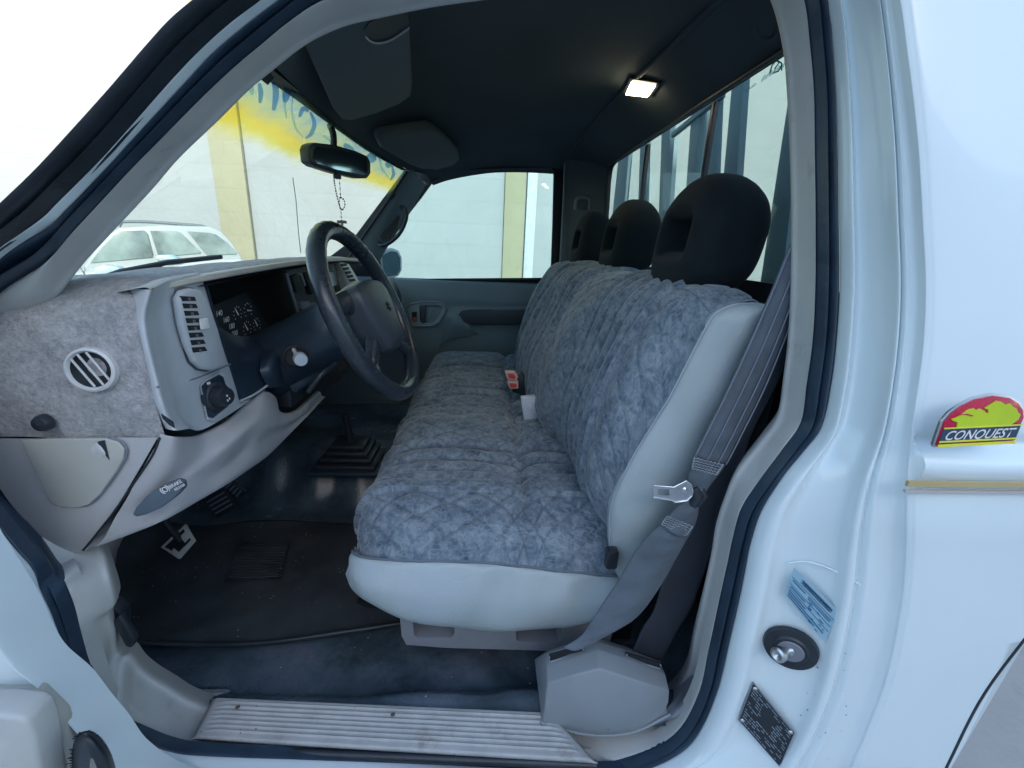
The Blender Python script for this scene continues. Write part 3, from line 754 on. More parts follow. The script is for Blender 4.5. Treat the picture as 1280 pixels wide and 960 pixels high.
for j in range(NYc):
    y = .238+(j/(NYc-1))**1.0*1.29
    row = []
    e = min(1, (y-.238)/.105); drop = .060*(1-math.sqrt(max(0, 1-(1-e)**2)))
    e2 = min(1, (1.528-y)/.07); drop2 = .05*(1-math.sqrt(max(0, 1-(1-e2)**2)))
    sag = .008*math.exp(-((y-.42)/.12)**2)+.006*math.exp(-((y-1.2)/.15)**2)
    for i, (x, z) in enumerate(cprof):
        s = i/169*.62
        xx = x*(1-.02*(1-e)*0)+.018*(1-e)**2*max(0, min(1, (-.08-x)/.10))
        top = max(0, min(1, (z-.66)/.10))
        xr = max(0, min(1, (x+.2)/.4))
        zz = z+.013*math.cos(2*math.pi*(y-.665)/.36)*top*e*e2-(drop+drop2)*top-sag*math.exp(-((x-.05)/.16)**2)+lump(x, y)*top - (.02 if e < 1 else 0)*xr*(1-e)
        zz -= .010*math.exp(-((x-.083)/.014)**2)*(.4+.6*math.exp(-((y-.45)/.2)**2)+.4*(y > .7))*e
        zz -= .016*math.exp(-((y-1.02)/.013)**2)*(.3 if y < .9 else 1)*top*.5
        cr2 = max(0, min(1, (-.12-xx)/.11)); yy = y+.055*cr2*cr2*(1-min(1, (y-.238)/.25))
        row.append([xx, yy, zz, s])
    g.append(row)
def displace(g, fn, sgn=1):
    nv, nu = len(g), len(g[0]); out = []; y0_ = g[0][0][1]
    for j in range(nv):
        r = []
        for i in range(nu):
            a = Vector(g[j][max(0, i-1)][:3]); b = Vector(g[j][min(nu-1, i+1)][:3]); c = Vector(g[max(0, j-1)][i][:3]); d = Vector(g[min(nv-1, j+1)][i][:3])
            n = (b-a).cross(d-c)
            n = n.normalized() if n.length > 1e-12 else Vector((0, 0, 1))
            r.append(tuple(Vector(g[j][i][:3])+n*sgn*fn(g[j][i][3], g[j][i][1])*max(0, min(1, (g[j][i][1]-y0_-.012)/.03))))
        out.append(r)
    return out
link('seat_cushion', groove_shade_attr(gridmesh(displace(g, seatdisp)), g), FAB, seat, 0)
# vinyl side of cushion
sx = [-.205, -.215, -.19, -.12, 0, .10, .19, .235, .26]
zs = lambda x: .728-(.12*x if x > 0 else .03*x)
ck = lambda k: (.052, .036, .012)[k] if k < 3 else 0
bot = [(434,712),(446,732),(468,750),(500,768),(560,781),(640,785),(715,777),(752,757),(772,735)]
sr = [[(x, .243+ck(k), zs(x)+.004-(.022, .012, .004)[k] if k < 3 else zs(x)+.006) for k, x in enumerate(sx)]]
sr.append([(x-(.004 if k < 2 else 0), .232+ck(k), zs(x)-.004-((.022, .012, .004)[k] if k < 3 else 0)) for k, x in enumerate(sx)])
pb = [P(a, b, y=.245+ck(k)*.75) for k, (a, b) in enumerate(bot)]
sr.append([(lerp((x, .218, zs(x)), p, .4)[0], .217+ck(k)*.9+.02*(k == 8), lerp((x, 0, zs(x)), p, .4)[2]) for k, (x, p) in enumerate(zip(sx, pb))])
sr.append([(lerp((x, .218, zs(x)), p, .8)[0], .222+ck(k)*.8+.02*(k == 8), lerp((x, 0, zs(x)), p, .82)[2]) for k, (x, p) in enumerate(zip(sx, pb))])
sr.append([offs(p, 0, .0, .002) for p in pb]); sr.append([offs(p, 0, .05, .01) for p in pb])
gg = grid(sr, 110, 40)
for j, r in enumerate(gg):
    for i, p in enumerate(r):
        t = j/39; r[i] = (p[0], p[1]-.0022*math.sin(p[0]*85+6*t)*math.exp(-((t-.25)/.2)**2)*(1 if p[0] > -.1 else .4)-.0018*math.sin(p[0]*47+9*t)*math.sin(t*math.pi), p[2])
link('cushion_side', gridmesh(gg), VSIDE, seat, 0)
tube('cushion_piping', [offs(p, 0, -.003, .001) for p in sr[0]], .0022, mat('piping', (.12, .15, .18), .8), seat, res=80)
# cushion underside / front
surf('cushion_underside', [[(-.20, y, .66) for y in (.26, .8, 1.5)], [(-.17, y, .62) for y in (.26, .8, 1.5)], [(.25, y, .62) for y in (.26, .8, 1.5)]], BLKM, seat, 8, 8)
# plastic seat riser
zb = lambda px, py: P(px, py, y=.262)
rise = [zb(499, 762), zb(502, 795), zb(508, 806), zb(560, 810), zb(705, 814), zb(760, 818), zb(775, 740)]
h1 = [zb(515, 768), zb(517, 793), zb(521, 797), zb(564, 797), zb(568, 792), zb(568, 760)]
h2 = [zb(645, 770), zb(645, 799), zb(649, 802), zb(698, 803), zb(702, 799), zb(702, 770)]
hull_prism('seat_riser', rise, (0, .03, 0), mat('riser_plastic', (.20, .22, .25), .5, .1, 10., .3, 700.), seat, 0, holes=[h1[::-1], h2[::-1]])
boxm('riser_core', (.11, .42, .56), (.40, .2, .16), BLKM, seat, .004)
lathe('riser_bolt', [(.0001, .006), (.007, .006), (.009, .0)], P(530, 790, y=.285), (0, -1, 0), mat('rusty_bolt', (.16, .11, .10), .6), seat, 12)

# backrest
bp_ = [(.30, .70), (.235, .745), (.195, .79), (.177, .85), (.182, .93), (.202, 1.00), (.226, 1.07), (.252, 1.13), (.282, 1.166), (.33, 1.184), (.39, 1.176), (.43, 1.12)]
bprof = cat(bp_, 190)
seam_ = [(768,712),(763,690),(761,660),(763,632),(772,606),(790,570),(818,524),(836,495),(858,452),(879,412),(892,392),(915,381),(945,378)]
sm3 = cat([(.27, .70)]+[(P(a, b, y=.243)[0], P(a, b, y=.243)[2]) for a, b in seam_]+[(.43, 1.12)], 190)
sh = [(.24, .02), (.31, .012), (.40, .008), (.55, -.002), (.66, -.034), (.85, -.058), (1.05, -.065), (1.3, -.045), (1.5, -.028)]
g = []
for j in range(820):
    y = .236+j/819*1.30; row = []
    e = min(1, max(0, (y-.236)/.08)); rd = (1-math.sqrt(max(0, 1-(1-e)**2)))
    e2 = min(1, max(0, (1.536-y)/.07)); rd2 = (1-math.sqrt(max(0, 1-(1-e2)**2)))
    for i, (x, z) in enumerate(bprof):
        s = i/189*.75
        dxs = interp(sh, y)*max(0, min(1, 1.0-(z-.95)*1.6 if z > .95 else 1))
        if x > .3 and z > 1.1: dxs *= .4
        xx = x+dxs+(.035*rd+.05*rd2)*(1 if z < 1.15 else .6)
        zz = z-(.022*rd+.04*rd2)*max(0, min(1, (z-1.05)/.1))
        zz += .0015*math.sin(y*23+1)*(z > 1.12)
        xx -= .0045*math.cos(2*math.pi*(y-.665)/.36)*e*e2*(1 if z < 1.1 else .5)
        xx += lump(z, y)
        we = (1-e)**1.6; xx = xx*(1-we)+sm3[i][0]*we; zz = zz*(1-we)+sm3[i][1]*we
        # rear panel behind the side vinyl: near edge follows the slanted seam
        row.append([xx, y, zz, s])
    g.append(row)
link('seat_backrest', groove_shade_attr(gridmesh(displace(g, lambda s, y: seatdisp(s, y, .6))), g, .7), FAB, seat, 0)
# vinyl side of the backrest
seam = [(768,712),(763,690),(761,660),(763,632),(772,606),(790,570),(818,524),(836,495),(858,452),(879,412),(892,392),(915,381),(945,378)]
rear = [(800,735),(815,712),(830,690),(845,665),(862,640),(885,600),(905,560),(925,520),(945,475),(962,430),(970,405),(970,392),(960,380)]
s0 = [P(a, b, y=.243) for a, b in seam]; s1 = [P(a, b, y=.25) for a, b in rear]
rows = [[offs(p, 0, .012) for p in s0], [offs(p, 0, -.004) for p in s0], [offs(lerp(a, b, .12), 0, -.018) for a, b in zip(s0, s1)], [offs(lerp(a, b, .45), 0, -.032) for a, b in zip(s0, s1)], [offs(lerp(a, b, .85), 0, -.016) for a, b in zip(s0, s1)], s1, [offs(p, 0, .06) for p in s1]]
gg = grid(rows, 120, 50)
for j, r in enumerate(gg):
    for i, p in enumerate(r):
        t = j/49; r[i] = (p[0], p[1]-.0016*math.sin(p[2]*60+5*t)*math.sin(t*math.pi), p[2])
link('backrest_side', gridmesh(gg), VSIDE, seat, 0)
tube('backrest_piping', [offs(p, 0, -.0045) for p in s0], .0018, mat('pale_piping', (.34, .40, .44), .7), seat, res=90)
surf('backrest_rear', [[(.44, y, 1.15) for y in (.25, .9, 1.5)], [(.43, y, .9) for y in (.25, .9, 1.5)], [(.36, y, .7) for y in (.25, .9, 1.5)]], BLKM, seat, 8, 8)
boxm('seat_hinge', P(764, 697, y=.215), (.02, .018, .035), BLKP, seat, .005)

# headrests: rounded arch with a window through it
def headrest(name, xc, yc, zc, hw, hh, dp_):
    nth, ncs = 96, 36; g = []
    for k in range(nth):
        th = 2*math.pi*k/nth; c, s = math.cos(th), math.sin(th)
        def sup(a, b, n, c=c, s=s): 
            r = (abs(c/a)**n+abs(s/b)**n)**(-1/n); return r*c, r*s
        oy, oz = sup(hw, hh, 2.15 if s > 0 else 3.4)
        if s > 0: pass
        wy, wz = sup(hw*.40, hh*.30, 6); wz += -hh*.02
        # taper: narrower toward top handled by superellipse
        row = []
        for m_ in range(ncs):
            q = 2*math.pi*m_/ncs; n = 3.2
            cc, ss = math.cos(q), math.sin(q)
            r = (abs(cc)**n+abs(ss)**n)**(-1/n); cu_, su_ = r*cc, r*ss
            f = .5+.5*cu_                     # 0 window side, 1 outer side
            yy = wy*(1-f)+oy*f; zz = wz*(1-f)+oz*f
            th_ = dp_*.5*(1-.35*max(0, zz/hh)**2)*(1-.12*f)
            # window throat keeps the depth; front face dished
            xx = su_*th_+.012*(abs(yy)/hw)**2+.02*(zz/hh)*(.6)
            row.append((xc+xx, yc+yy, zc+zz))
        g.append(row)
    return link(name, gridmesh(g, cu=True, cv=True), HRF, seat, 0)
headrest('headrest', .366, .421, 1.262, .112, .096, .112)
headrest('headrest', .366, .850, 1.262, .107, .096, .108)
headrest('headrest', .350, 1.232, 1.262, .105, .094, .104)
for yc in (.421, .85, 1.232):
    for d in (-.05, .05): tube('headrest_post', [(.375, yc+d, 1.14), (.37, yc+d, 1.18)], .006, METAL, seat)

# ================================================================ seat belts
belt = grp('seat_belt', TR)
def ribbon(name, L, Rr, yf, m, parent, nu=60, th=.0022, curl=.004, nv=14, wr=0):
    a = [P(px, py, y=yf(py)) for px, py in L]; b = [P(px, py, y=yf(py)+.004) for px, py in Rr]
    a = cat(a, nu); b = cat(b, nu); g = []
    for j in range(nv):
        t = j/(nv-1); g.append([(lerp(p, q, t)[0], lerp(p, q, t)[1]-curl*math.sin(t*math.pi)+wr*math.sin(i*.45+3*t)*math.sin(t*math.pi), lerp(p, q, t)[2]) for i, (p, q) in enumerate(zip(a, b))])
    o = link(name, gridmesh(g), m, parent, 60); md = o.modifiers.new('s', 'SOLIDIFY'); md.thickness = th; md.offset = 0
    return o, a, b
y1 = lambda py: .172+.00012*max(0, 560-py)*.9
o, a1_, b1_ = ribbon('shoulder_strap', [(999,280),(985,312),(962,368),(935,430),(906,492),(882,540),(867,570)], [(1004,345),(988,398),(968,450),(950,492),(930,532),(918,556),(906,579)], y1, STRAP, belt, 80, .003, .006, 16, .0008)
def thread(L, off_=.0035): return [offs(p, 0, -off_) for p in L]
tubes('strap_hem', [(thread(a1_, .004), .0011), (thread(b1_, .004), .0011), (thread([lerp(p, q, .33) for p, q in zip(a1_, b1_)], .0085), .0009), (thread([lerp(p, q, .68) for p, q in zip(a1_, b1_)], .0085), .0009)], mat('hem', (.17, .20, .26), .8), belt)
ribbon('gathered_sleeve', [(867,570),(864,583),(860,597),(862,610),(868,618)], [(905,580),(899,590),(889,602),(882,612),(877,620)], lambda py: .165, STRAP, belt, 24, .004, .008, 16, .0015)
ribbon('gathered_sleeve', [(860,624),(848,632),(836,645),(826,656)], [(872,628),(871,642),(866,658),(859,671)], lambda py: .163, STRAP, belt, 24, .004, .008, 16, .0015)
ribbon('lap_strap', [(826,656),(812,668),(794,690),(772,727),(744,769),(727,794),(704,809)], [(859,671),(853,682),(843,700),(828,727),(800,766),(772,786),(733,806)], lambda py: .165-.00010*max(0, py-660), STRAP, belt, 80, .003, .006, 16, .0012)
ribbon('retractor_strap', [(985,360),(955,450),(920,540),(885,600),(850,665),(828,727),(817,763),(803,786),(790,815)], [(997,400),(975,470),(940,540),(923,590),(903,648),(888,690),(867,752),(845,791),(827,826)], lambda py: .192, STRAPB, belt, 60, .002, .001)
# zig-zag stitching blocks
def stitchblock(q4, n=9, rows_=4):
    q4 = [Vector(P(x, y, y=.156)) for x, y in q4]; L = []
    for r_ in range(rows_+1):
        v = r_/rows_
        L.append(([bil(q4, u/ n, v+(.09 if u % 2 else -.02)) for u in range(n+1)], .0008))
    for c_ in (0, 1): L.append(([bil(q4, c_, 0), bil(q4, c_, 1)], .0008))
    return L
tubes('stitching', stitchblock([(868, 572), (904, 581), (896, 593), (865, 585)], 14), STITCH, belt)
tubes('stitching', stitchblock([(834, 645), (866, 658), (858, 669), (827, 655)], 14), STITCH, belt)
tubes('knotted_webbing', [([P(866, 610, y=.16), P(872, 620, y=.156), P(866, 630, y=.16)], .007), ([P(876, 611, y=.162), P(880, 620, y=.158), P(872, 631, y=.162)], .005)], STRAPB, belt)
ty = .150
tg = [(817,607),(842,609),(858,601),(864,606),(866,613),(865,620),(859,626),(844,628),(839,625),(816,622)]
th_ = [(822,611),(837,612),(837,620),(822,619)]
hull_prism('belt_tongue', [P(a, b, y=ty) for a, b in tg], (0, .002, 0), METAL, belt, 0, holes=[[P(a, b, y=ty) for a, b in th_[::-1]]])
tube('tongue_rim', [P(a, b, y=ty-.0005) for a, b in tg], .0012, CHROME, belt, closed=True)
lathe('tongue_dimple', [(.0001, .002), (.002, .0016), (.0035, 0)], P(856, 612, y=ty), (0, -1, 0), CHROME, belt, 16)
tube('tongue_loop', [P(876, 611, y=.158), P(879, 618, y=.158), P(877, 626, y=.158), P(871, 630, y=.158)], .0011, CHROME, belt, res=14)
# moulded retractor cover at the pillar foot
cov = grp('belt_cover', TR)
def cvp(px, py, y): return P(px, py, y=y)
fr_ = [(676,905),(681,852),(749,834),(838,862),(838,896),(815,911),(790,919),(745,921),(700,914)]
# front facet ring, shoulder ring, top ring
rows = [
 [cvp(680,890,.125), cvp(712,905,.118), cvp(745,914,.116), cvp(790,911,.118), cvp(832,890,.125)],
 [cvp(682,870,.125), cvp(712,875,.115), cvp(748,878,.113), cvp(792,880,.115), cvp(836,878,.125)],
 [cvp(684,855,.127), cvp(715,845,.118), cvp(749,836,.116), cvp(792,850,.118), cvp(837,864,.127)],
 [cvp(683,832,.150), cvp(715,822,.148), cvp(749,812,.146), cvp(788,825,.148), cvp(832,842,.150)],
 [cvp(684,816,.175), cvp(712,808,.172), cvp(745,801,.170), cvp(782,812,.172), cvp(826,829,.175)],
 [cvp(686,812,.21), cvp(712,804,.21), cvp(745,797,.21), cvp(782,808,.21), cvp(828,826,.21)]]
V, Fc = [], []
g = grid([cat(r, 25) for r in rows], 25, 6)
bm = bmesh.new(); vv = [[bm.verts.new(p) for p in r] for r in [cat(rr, 5) if False else rr for rr in rows]]
n5 = 5
# close bottom lip, sides
low = [bm.verts.new(P(a, b, y=.122)) for a, b in ((677,904),(710,915),(745,921),(792,917),(838,895))]
lowb = [bm.verts.new(offs(tuple(v.co), 0, .09, 0)) for v in low]
allr = [lowb, low]+vv
for r0, r1 in zip(allr, allr[1:]):
    for i in range(4): bm.faces.new((r0[i], r0[i+1], r1[i+1], r1[i]))
bk = [bm.verts.new((v.co.x, .21, v.co.z)) for v in ()]
sideL = [r[0] for r in allr]; sideR = [r[-1] for r in allr]
bL = bm.verts.new((sideL[2].co.x-.002, .215, sideL[2].co.z)); bR = bm.verts.new((sideR[2].co.x+.004, .215, sideR[2].co.z))
for i in range(len(allr)-1):
    bm.faces.new((sideL[i], sideL[i+1], bL)); bm.faces.new((sideR[i+1], sideR[i], bR))
bmesh.ops.recalc_face_normals(bm, faces=bm.faces)
bevel_bm(bm, .0035, 3, 12)
me = bpy.data.meshes.new('m'); bm.to_mesh(me); bm.free()
COVM = mat('belt_cover_plastic', (.22, .25, .27), .5, .06, 14., .4, 800., .0006)
link('cover_shell', me, COVM, cov, 60)
tube('cover_lip', [P(a, b, y=.121) for a, b in ((676,903),(700,911),(745,919),(792,915),(838,893))], .0022, COVM, cov, res=30)
for s4 in ([(686,817),(727,806),(729,811),(687,823)], [(782,814),(824,827),(824,832),(782,819)]):
    q4 = [P(a, b, y=.160) for a, b in s4]
    hull_prism('cover_slot', q4, (0, -.004, 0), BLKM, cov, 0)
    tube('slot_rim', [offs(q4[0], 0, -.006, 0), offs(q4[3], 0, -.006), offs(q4[2], 0, -.006), offs(q4[1], 0, -.006)], .0014, COVM, cov)
lathe('cover_hole', [(.0001, .0008), (.0012, .0008)], P(760, 911, y=.115), (0, -1, 0), BLKM, cov, 8)

# buckles between cushion and backrest
bk = grp('seat_buckles', TR)
def bez(px, py, dx, dy, dz, Y): return P(px, py, y=Y)
def buckle(p4, Y, dep, m, nm, bev=.003):
    q4 = [P(a, b, y=Y) for a, b in p4]; return hull_prism(nm, q4, dep, m, bk, bev)
buckle([(650,465),(668,480),(684,502),(682,505),(640,490),(645,470)], .86, (0, .02, 0), BLKP, 'buckle_stalk')
buckle([(631,465),(644,465),(648,471),(645,476),(634,474)], .84, (0, .02, 0), PINK, 'buckle_head', .002)
buckle([(634,477),(648,477),(648,486),(637,486)], .835, (0, .02, 0), PINK, 'buckle_head', .002)
buckle([(636.5,479.5),(646,479.5),(646,484.5),(638,484.5)], .832, (0, .004, 0), RED, 'release_button', .001)
buckle([(634.5,467),(642,467),(645,471),(643,474),(636,472.5)], .838, (0, .004, 0), RED, 'release_button', .001)
buckle([(651,497),(670,495),(673,523),(655,527)], .72, (0, .018, 0), SILV, 'buckle_body', .003)
buckle([(660,504),(668,503),(669,511),(661,512)], .716, (0, .006, 0), mat('button_grey', (.62, .66, .72), .4), 'release_button', .001)
tubes('buckle_bracket', [([P(663, 527, y=.715), P(665, 534, y=.71), P(684, 544, y=.70)], .004), ([P(657, 531, y=.71), P(668, 538, y=.705), P(680, 545, y=.70)], .003)], METAL, bk)

# ================================================================ headliner and roof
hl = []
n_ = 11
A_top = [rA[i] for i in (7, 8, 9, 10, 11, 12, 13, 14, 15, 16, 17)]
hl.append([offs(p, 0, .02, .01) for p in A_top])
def hrow(y, pts): return [(x, y, z) for x, z in cat(pts, n_)]
hl.append(hrow(.32, [(-.275, 1.432), (-.17, 1.505), (0, 1.555), (.15, 1.575), (.28, 1.58), (.345, 1.575), (.41, 1.55), (.445, 1.532)]))
hl.append(hrow(.60, [(-.345, 1.478), (-.22, 1.555), (0, 1.60), (.15, 1.612), (.28, 1.615), (.335, 1.605), (.40, 1.565), (.445, 1.534)]))
hl.append(hrow(.90, [(-.375, 1.500), (-.22, 1.575), (0, 1.61), (.15, 1.62), (.26, 1.622), (.325, 1.610), (.40, 1.565), (.445, 1.534)]))
hl.append(hrow(1.25, [(-.365, 1.500), (-.22, 1.570), (0, 1.605), (.15, 1.615), (.26, 1.618), (.315, 1.605), (.40, 1.562), (.445, 1.534)]))
hl.append(hrow(1.50, [(-.315, 1.490), (-.20, 1.552), (0, 1.590), (.15, 1.60), (.25, 1.60), (.31, 1.59), (.40, 1.555), (.445, 1.530)]))
hl.append(hrow(1.62, [(-.26, 1.49), (-.16, 1.53), (0, 1.56), (.15, 1.57), (.25, 1.57), (.31, 1.56), (.40, 1.545), (.46, 1.51)]))
hl.append(hrow(1.69, [(-.24, 1.46), (-.15, 1.49), (0, 1.52), (.15, 1.53), (.25, 1.53), (.31, 1.53), (.40, 1.51), (.46, 1.48)]))
surf('headliner', hl, HEADL, TR, 90, 90, sharp=0)
# hard edge along the rear bow
tube('rear_bow', [(.333, .30, 1.585), (.335, .6, 1.603), (.325, .9, 1.609), (.315, 1.25, 1.604), (.31, 1.5, 1.588)], .006, HEADL, TR, res=40)
# outer roof skin
rs = [[(x, y, z+.05+.02*math.sin(max(0, min(1, (y-.2)/1.4))*math.pi)) for x, y, z in r] for r in hl]
surf('roof_skin', [[offs(p, 0, -.03, -.0) for p in rs[0]]]+rs, WHITE, body, 40, 40, sharp=0)
surf('windshield_header', [[(-.262, .26, 1.418), (-.345, .6, 1.478), (-.377, .9, 1.500), (-.367, 1.25, 1.500), (-.316, 1.5, 1.489)], [(-.29, .26, 1.42), (-.37, .6, 1.48), (-.40, .9, 1.502), (-.39, 1.25, 1.502), (-.335, 1.5, 1.49)], [(-.27, .2, 1.48), (-.33, .6, 1.56), (-.36, .9, 1.58), (-.35, 1.25, 1.57), (-.3, 1.5, 1.55)]], BLKM, TR, 40, 10)
# dome lamp in the rear bow
dl = grp('dome_lamp', TR)
lq4 = [Vector(P(a, b, y=c)) for a, b, c in ((790,101,.800),(820,106,.752),(811,119,.808),(783,116,.868))]
ln_ = (lq4[1]-lq4[0]).cross(lq4[3]-lq4[0]).normalized()
if ln_.dot(Vector(CAM)-lq4[0]) < 0: ln_ = -ln_
hull_prism('lamp_lens', lq4, ln_*.006, emis('lamp_glow', (1., .80, .50), 8.), dl, .002)
hull_prism('lamp_frame', [lq4[0]+(lq4[0]-lq4[2])*.15, lq4[1]+(lq4[1]-lq4[3])*.15, lq4[2]+(lq4[2]-lq4[0])*.15, lq4[3]+(lq4[3]-lq4[1])*.15], ln_*.003-ln_*.012+ln_*.0, BLKP, dl, .002)

# sun visors
def visor(name, pts, th, holes=None, par=TR):
    # pts: px outline with world plane given by three anchors
    return hull_prism(name, pts, th, VISOR, par, .006, 3)
def onplane(px, py, p0, n):
    d_ = Vector(P(px, py, y=1.))-Vector(CAM); t = (Vector(p0)-Vector(CAM)).dot(Vector(n))/d_.dot(Vector(n)); return Vector(CAM)+d_*t
v1 = grp('sun_visor', TR)
def pl3(a, b, c):
    a, b, c = Vector(a), Vector(b), Vector(c); n = (b-a).cross(c-a).normalized()
    return (-n if n.z > 0 else n), a
n1_, p1_ = pl3(P(378, 50, z=1.447), P(430, 152, z=1.482), P(512, 22, z=1.500))
out1 = [(378,50),(410,36),(450,22),(500,12),(512,20),(514,60),(516,105),(514,120),(500,130),(470,142),(438,151),(428,150),(418,138),(400,98)]
hull_prism('visor_panel', [onplane(a, b, p1_, n1_) for a, b in out1], -n1_*.016, VISOR, v1, .005, 3)
dk = [(455,38),(462,28),(480,20),(500,14),(510,18),(512,32),(506,38),(492,47),(478,53),(464,52)]
hull_prism('visor_pocket', [onplane(a, b, p1_+n1_*.0015, n1_) for a, b in dk], -n1_*.001, BLKM, v1, 0)
tube('pocket_edge', [onplane(a, b, p1_+n1_*.003, n1_) for a, b in ((457,46),(464,52),(473,54),(484,52),(494,47),(504,40),(511,35))], .0013, mat('worn_edge', (.35, .38, .40), .5), v1, res=26)
v2 = grp('sun_visor', TR)
n2_, p2_ = pl3(P(472, 176, z=1.482), P(520, 213, z=1.470), P(545, 162, z=1.545))
out2 = [(472,176),(480,170),(510,165),(538,161),(546,164),(560,175),(574,190),(575,200),(566,208),(545,213),(525,212),(512,207),(490,194),(476,186)]
hull_prism('visor_panel', [onplane(a, b, p2_, n2_) for a, b in out2], -n2_*.03, VISOR, v2, .010, 4)

# interior mirror with rosary
mr = grp('rear_view_mirror', TR)
my = .85
mo_ = [(386,186),(389,180),(395,178),(420,181),(447,189),(460,195),(464,203),(464,217),(460,223),(450,223),(420,216),(395,208),(388,203)]
mi_ = [(392,188),(396,183),(420,186),(446,194),(457,199),(459,206),(459,215),(455,219),(421,212),(396,204),(392,199)]
nm_ = Vector((1, -.42, .010)).normalized(); pm_ = Vector(P(425, 200, y=.86))
mo3 = [onplane(a, b, pm_, nm_) for a, b in mo_]
hull_prism('mirror_shell', mo3, -nm_*.03, BLKP, mr, .005, 3)
hull_prism('mirror_face', [onplane(a, b, pm_+nm_*.0012, nm_) for a, b in mi_], nm_*.001, MIRG, mr, 0)
tube('mirror_stem', [pm_-nm_*.02, (-.39, .89, 1.47), (-.40, .90, 1.497)], .008, BLKP, mr, res=8)
boxm('mirror_toggle', P(422, 220, y=my), (.016, .012, .014), BLKP, mr, .003)
ro = empty('rosary', P(422, 222, y=.845)); tag(ro, 'dark beaded rosary with small cross hanging from the rear view mirror', 'rosary')
L1 = cat([P(a, b, y=.835) for a, b in ((417,219),(418,228),(420,240),(423,252),(426,262))], 60)
L2 = cat([P(a, b, y=.845) for a, b in ((424,222),(425,235),(426,246),(430,250),(431,257),(428,262),(425,260),(424,252),(426,244))], 60)
L3 = cat([P(a, b, y=.84) for a, b in ((426,261),(427,275))], 12)
def beads(L, step, r, nm):
    V, Fc = [], []
    for i in range(0, len(L), step):
        bm = bmesh.new(); bmesh.ops.create_icosphere(bm, subdivisions=1, radius=r*random.uniform(.85, 1.15)); o_ = len(V)
        for v in bm.verts: V.append(v.co+Vector(L[i]))
        for f in bm.faces: Fc.append(tuple(v.index+o_ for v in f.verts))
        bm.free()
    vs, fs = tube_mesh(L, .0005, n=5); o_ = len(V); V += vs; Fc += [tuple(i+o_ for i in f) for f in fs]
    return link(nm, mesh_from(V, Fc), mat('dark_wood_beads', (.04, .035, .035), .4, .2, 60., 0), None, 0)
for o in (beads(L1, 4, .0021, 'bead_string'), beads(L2, 4, .0021, 'bead_string'), beads(L3, 4, .0016, 'bead_string')): off_parent(o, ro)
cp = Vector(P(427, 275, y=.84))
o = multi('cross', [([cp+Vector((a, 0, b)) for a, b in ((-.0026, .0), (.0026, .0), (.0026, -.019), (-.0026, -.019))], (0, .003, 0)), ([cp+Vector((a, -.0004, b)) for a, b in ((-.011, -.001), (.011, -.001), (.012, -.008), (-.012, -.008))], (0, .0035, 0))], mat('cross_wood', (.13, .10, .09), .5), None); off_parent(o, ro)

# ================================================================ windshield
ws = grp('windshield', TR)
top = [(-.262, .215, 1.405), (-.285, .27, 1.425), (-.345, .6, 1.480), (-.380, .9, 1.502), (-.368, 1.25, 1.502), (-.318, 1.5, 1.491), (-.25, 1.66, 1.46)]
botw = [(-.56, .20, 1.095), (-.66, .29, 1.095), (-.86, .55, 1.095), (-.97, .9, 1.095), (-.95, 1.2, 1.095), (-.82, 1.50, 1.095), (-.66, 1.74, 1.095)]
def wsp(u, v, d=0):     # u 0..1 along, v 0 top .. 1 bottom
    a = WT[int(u*200)]; b = WB[int(u*200)]; p = lerp(a, b, v); return (p[0], p[1], p[2]+.03*math.sin(v*math.pi)-d)
WT = cat(top, 201); WB = cat(botw, 201)
gl = [[wsp(i/60, j/24) for i in range(61)] for j in range(25)]
link('windshield_pane', gridmesh(gl), GLW, ws, 0)
# printed film along the top edge
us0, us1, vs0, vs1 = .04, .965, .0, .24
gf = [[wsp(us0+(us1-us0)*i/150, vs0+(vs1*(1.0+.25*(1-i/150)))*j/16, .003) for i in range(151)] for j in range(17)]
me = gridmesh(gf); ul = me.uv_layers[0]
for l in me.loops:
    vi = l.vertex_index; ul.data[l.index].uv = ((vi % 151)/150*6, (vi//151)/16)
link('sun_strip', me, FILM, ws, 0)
def QQ(p):
    d = [p[i]-CAM[i] for i in range(3)]; c = [sum(ax[k]*d[i] for i, ax in enumerate((XA, YA, ZA))) for k in range(3)]
    return (640+F*c[0]/-c[2], 480-F*c[1]/-c[2])
LUT = [(u/160, v/200, QQ(wsp(u/160, v/200, .006))) for u in range(161) for v in range(61)]
def wuv(px, py):
    b = min(LUT, key=lambda t: (t[2][0]-px)**2+(t[2][1]-py)**2); u, v = b[0], b[1]
    for _ in range(6):
        q0 = QQ(wsp2(u, v)); qu = QQ(wsp2(u+.004, v)); qv = QQ(wsp2(u, v+.004))
        a, b_, c, d = (qu[0]-q0[0])/.004, (qv[0]-q0[0])/.004, (qu[1]-q0[1])/.004, (qv[1]-q0[1])/.004
        det = a*d-b_*c
        if abs(det) < 1e-6: break
        ex, ey = px-q0[0], py-q0[1]; u += (d*ex-b_*ey)/det*.8; v += (-c*ex+a*ey)/det*.8
        u = max(0, min(.99, u)); v = max(0, min(.9, v))
    return u, v
def wsp2(u, v):
    f = max(0, min(.9999, u))*200; i = int(f); t = f-i
    return lerp(wspi(i, v), wspi(min(200, i+1), v), t)
def wspi(i, v, d=.006):
    p = lerp(WT[i], WB[i], v); return (p[0], p[1], p[2]+.03*math.sin(v*math.pi)-d)
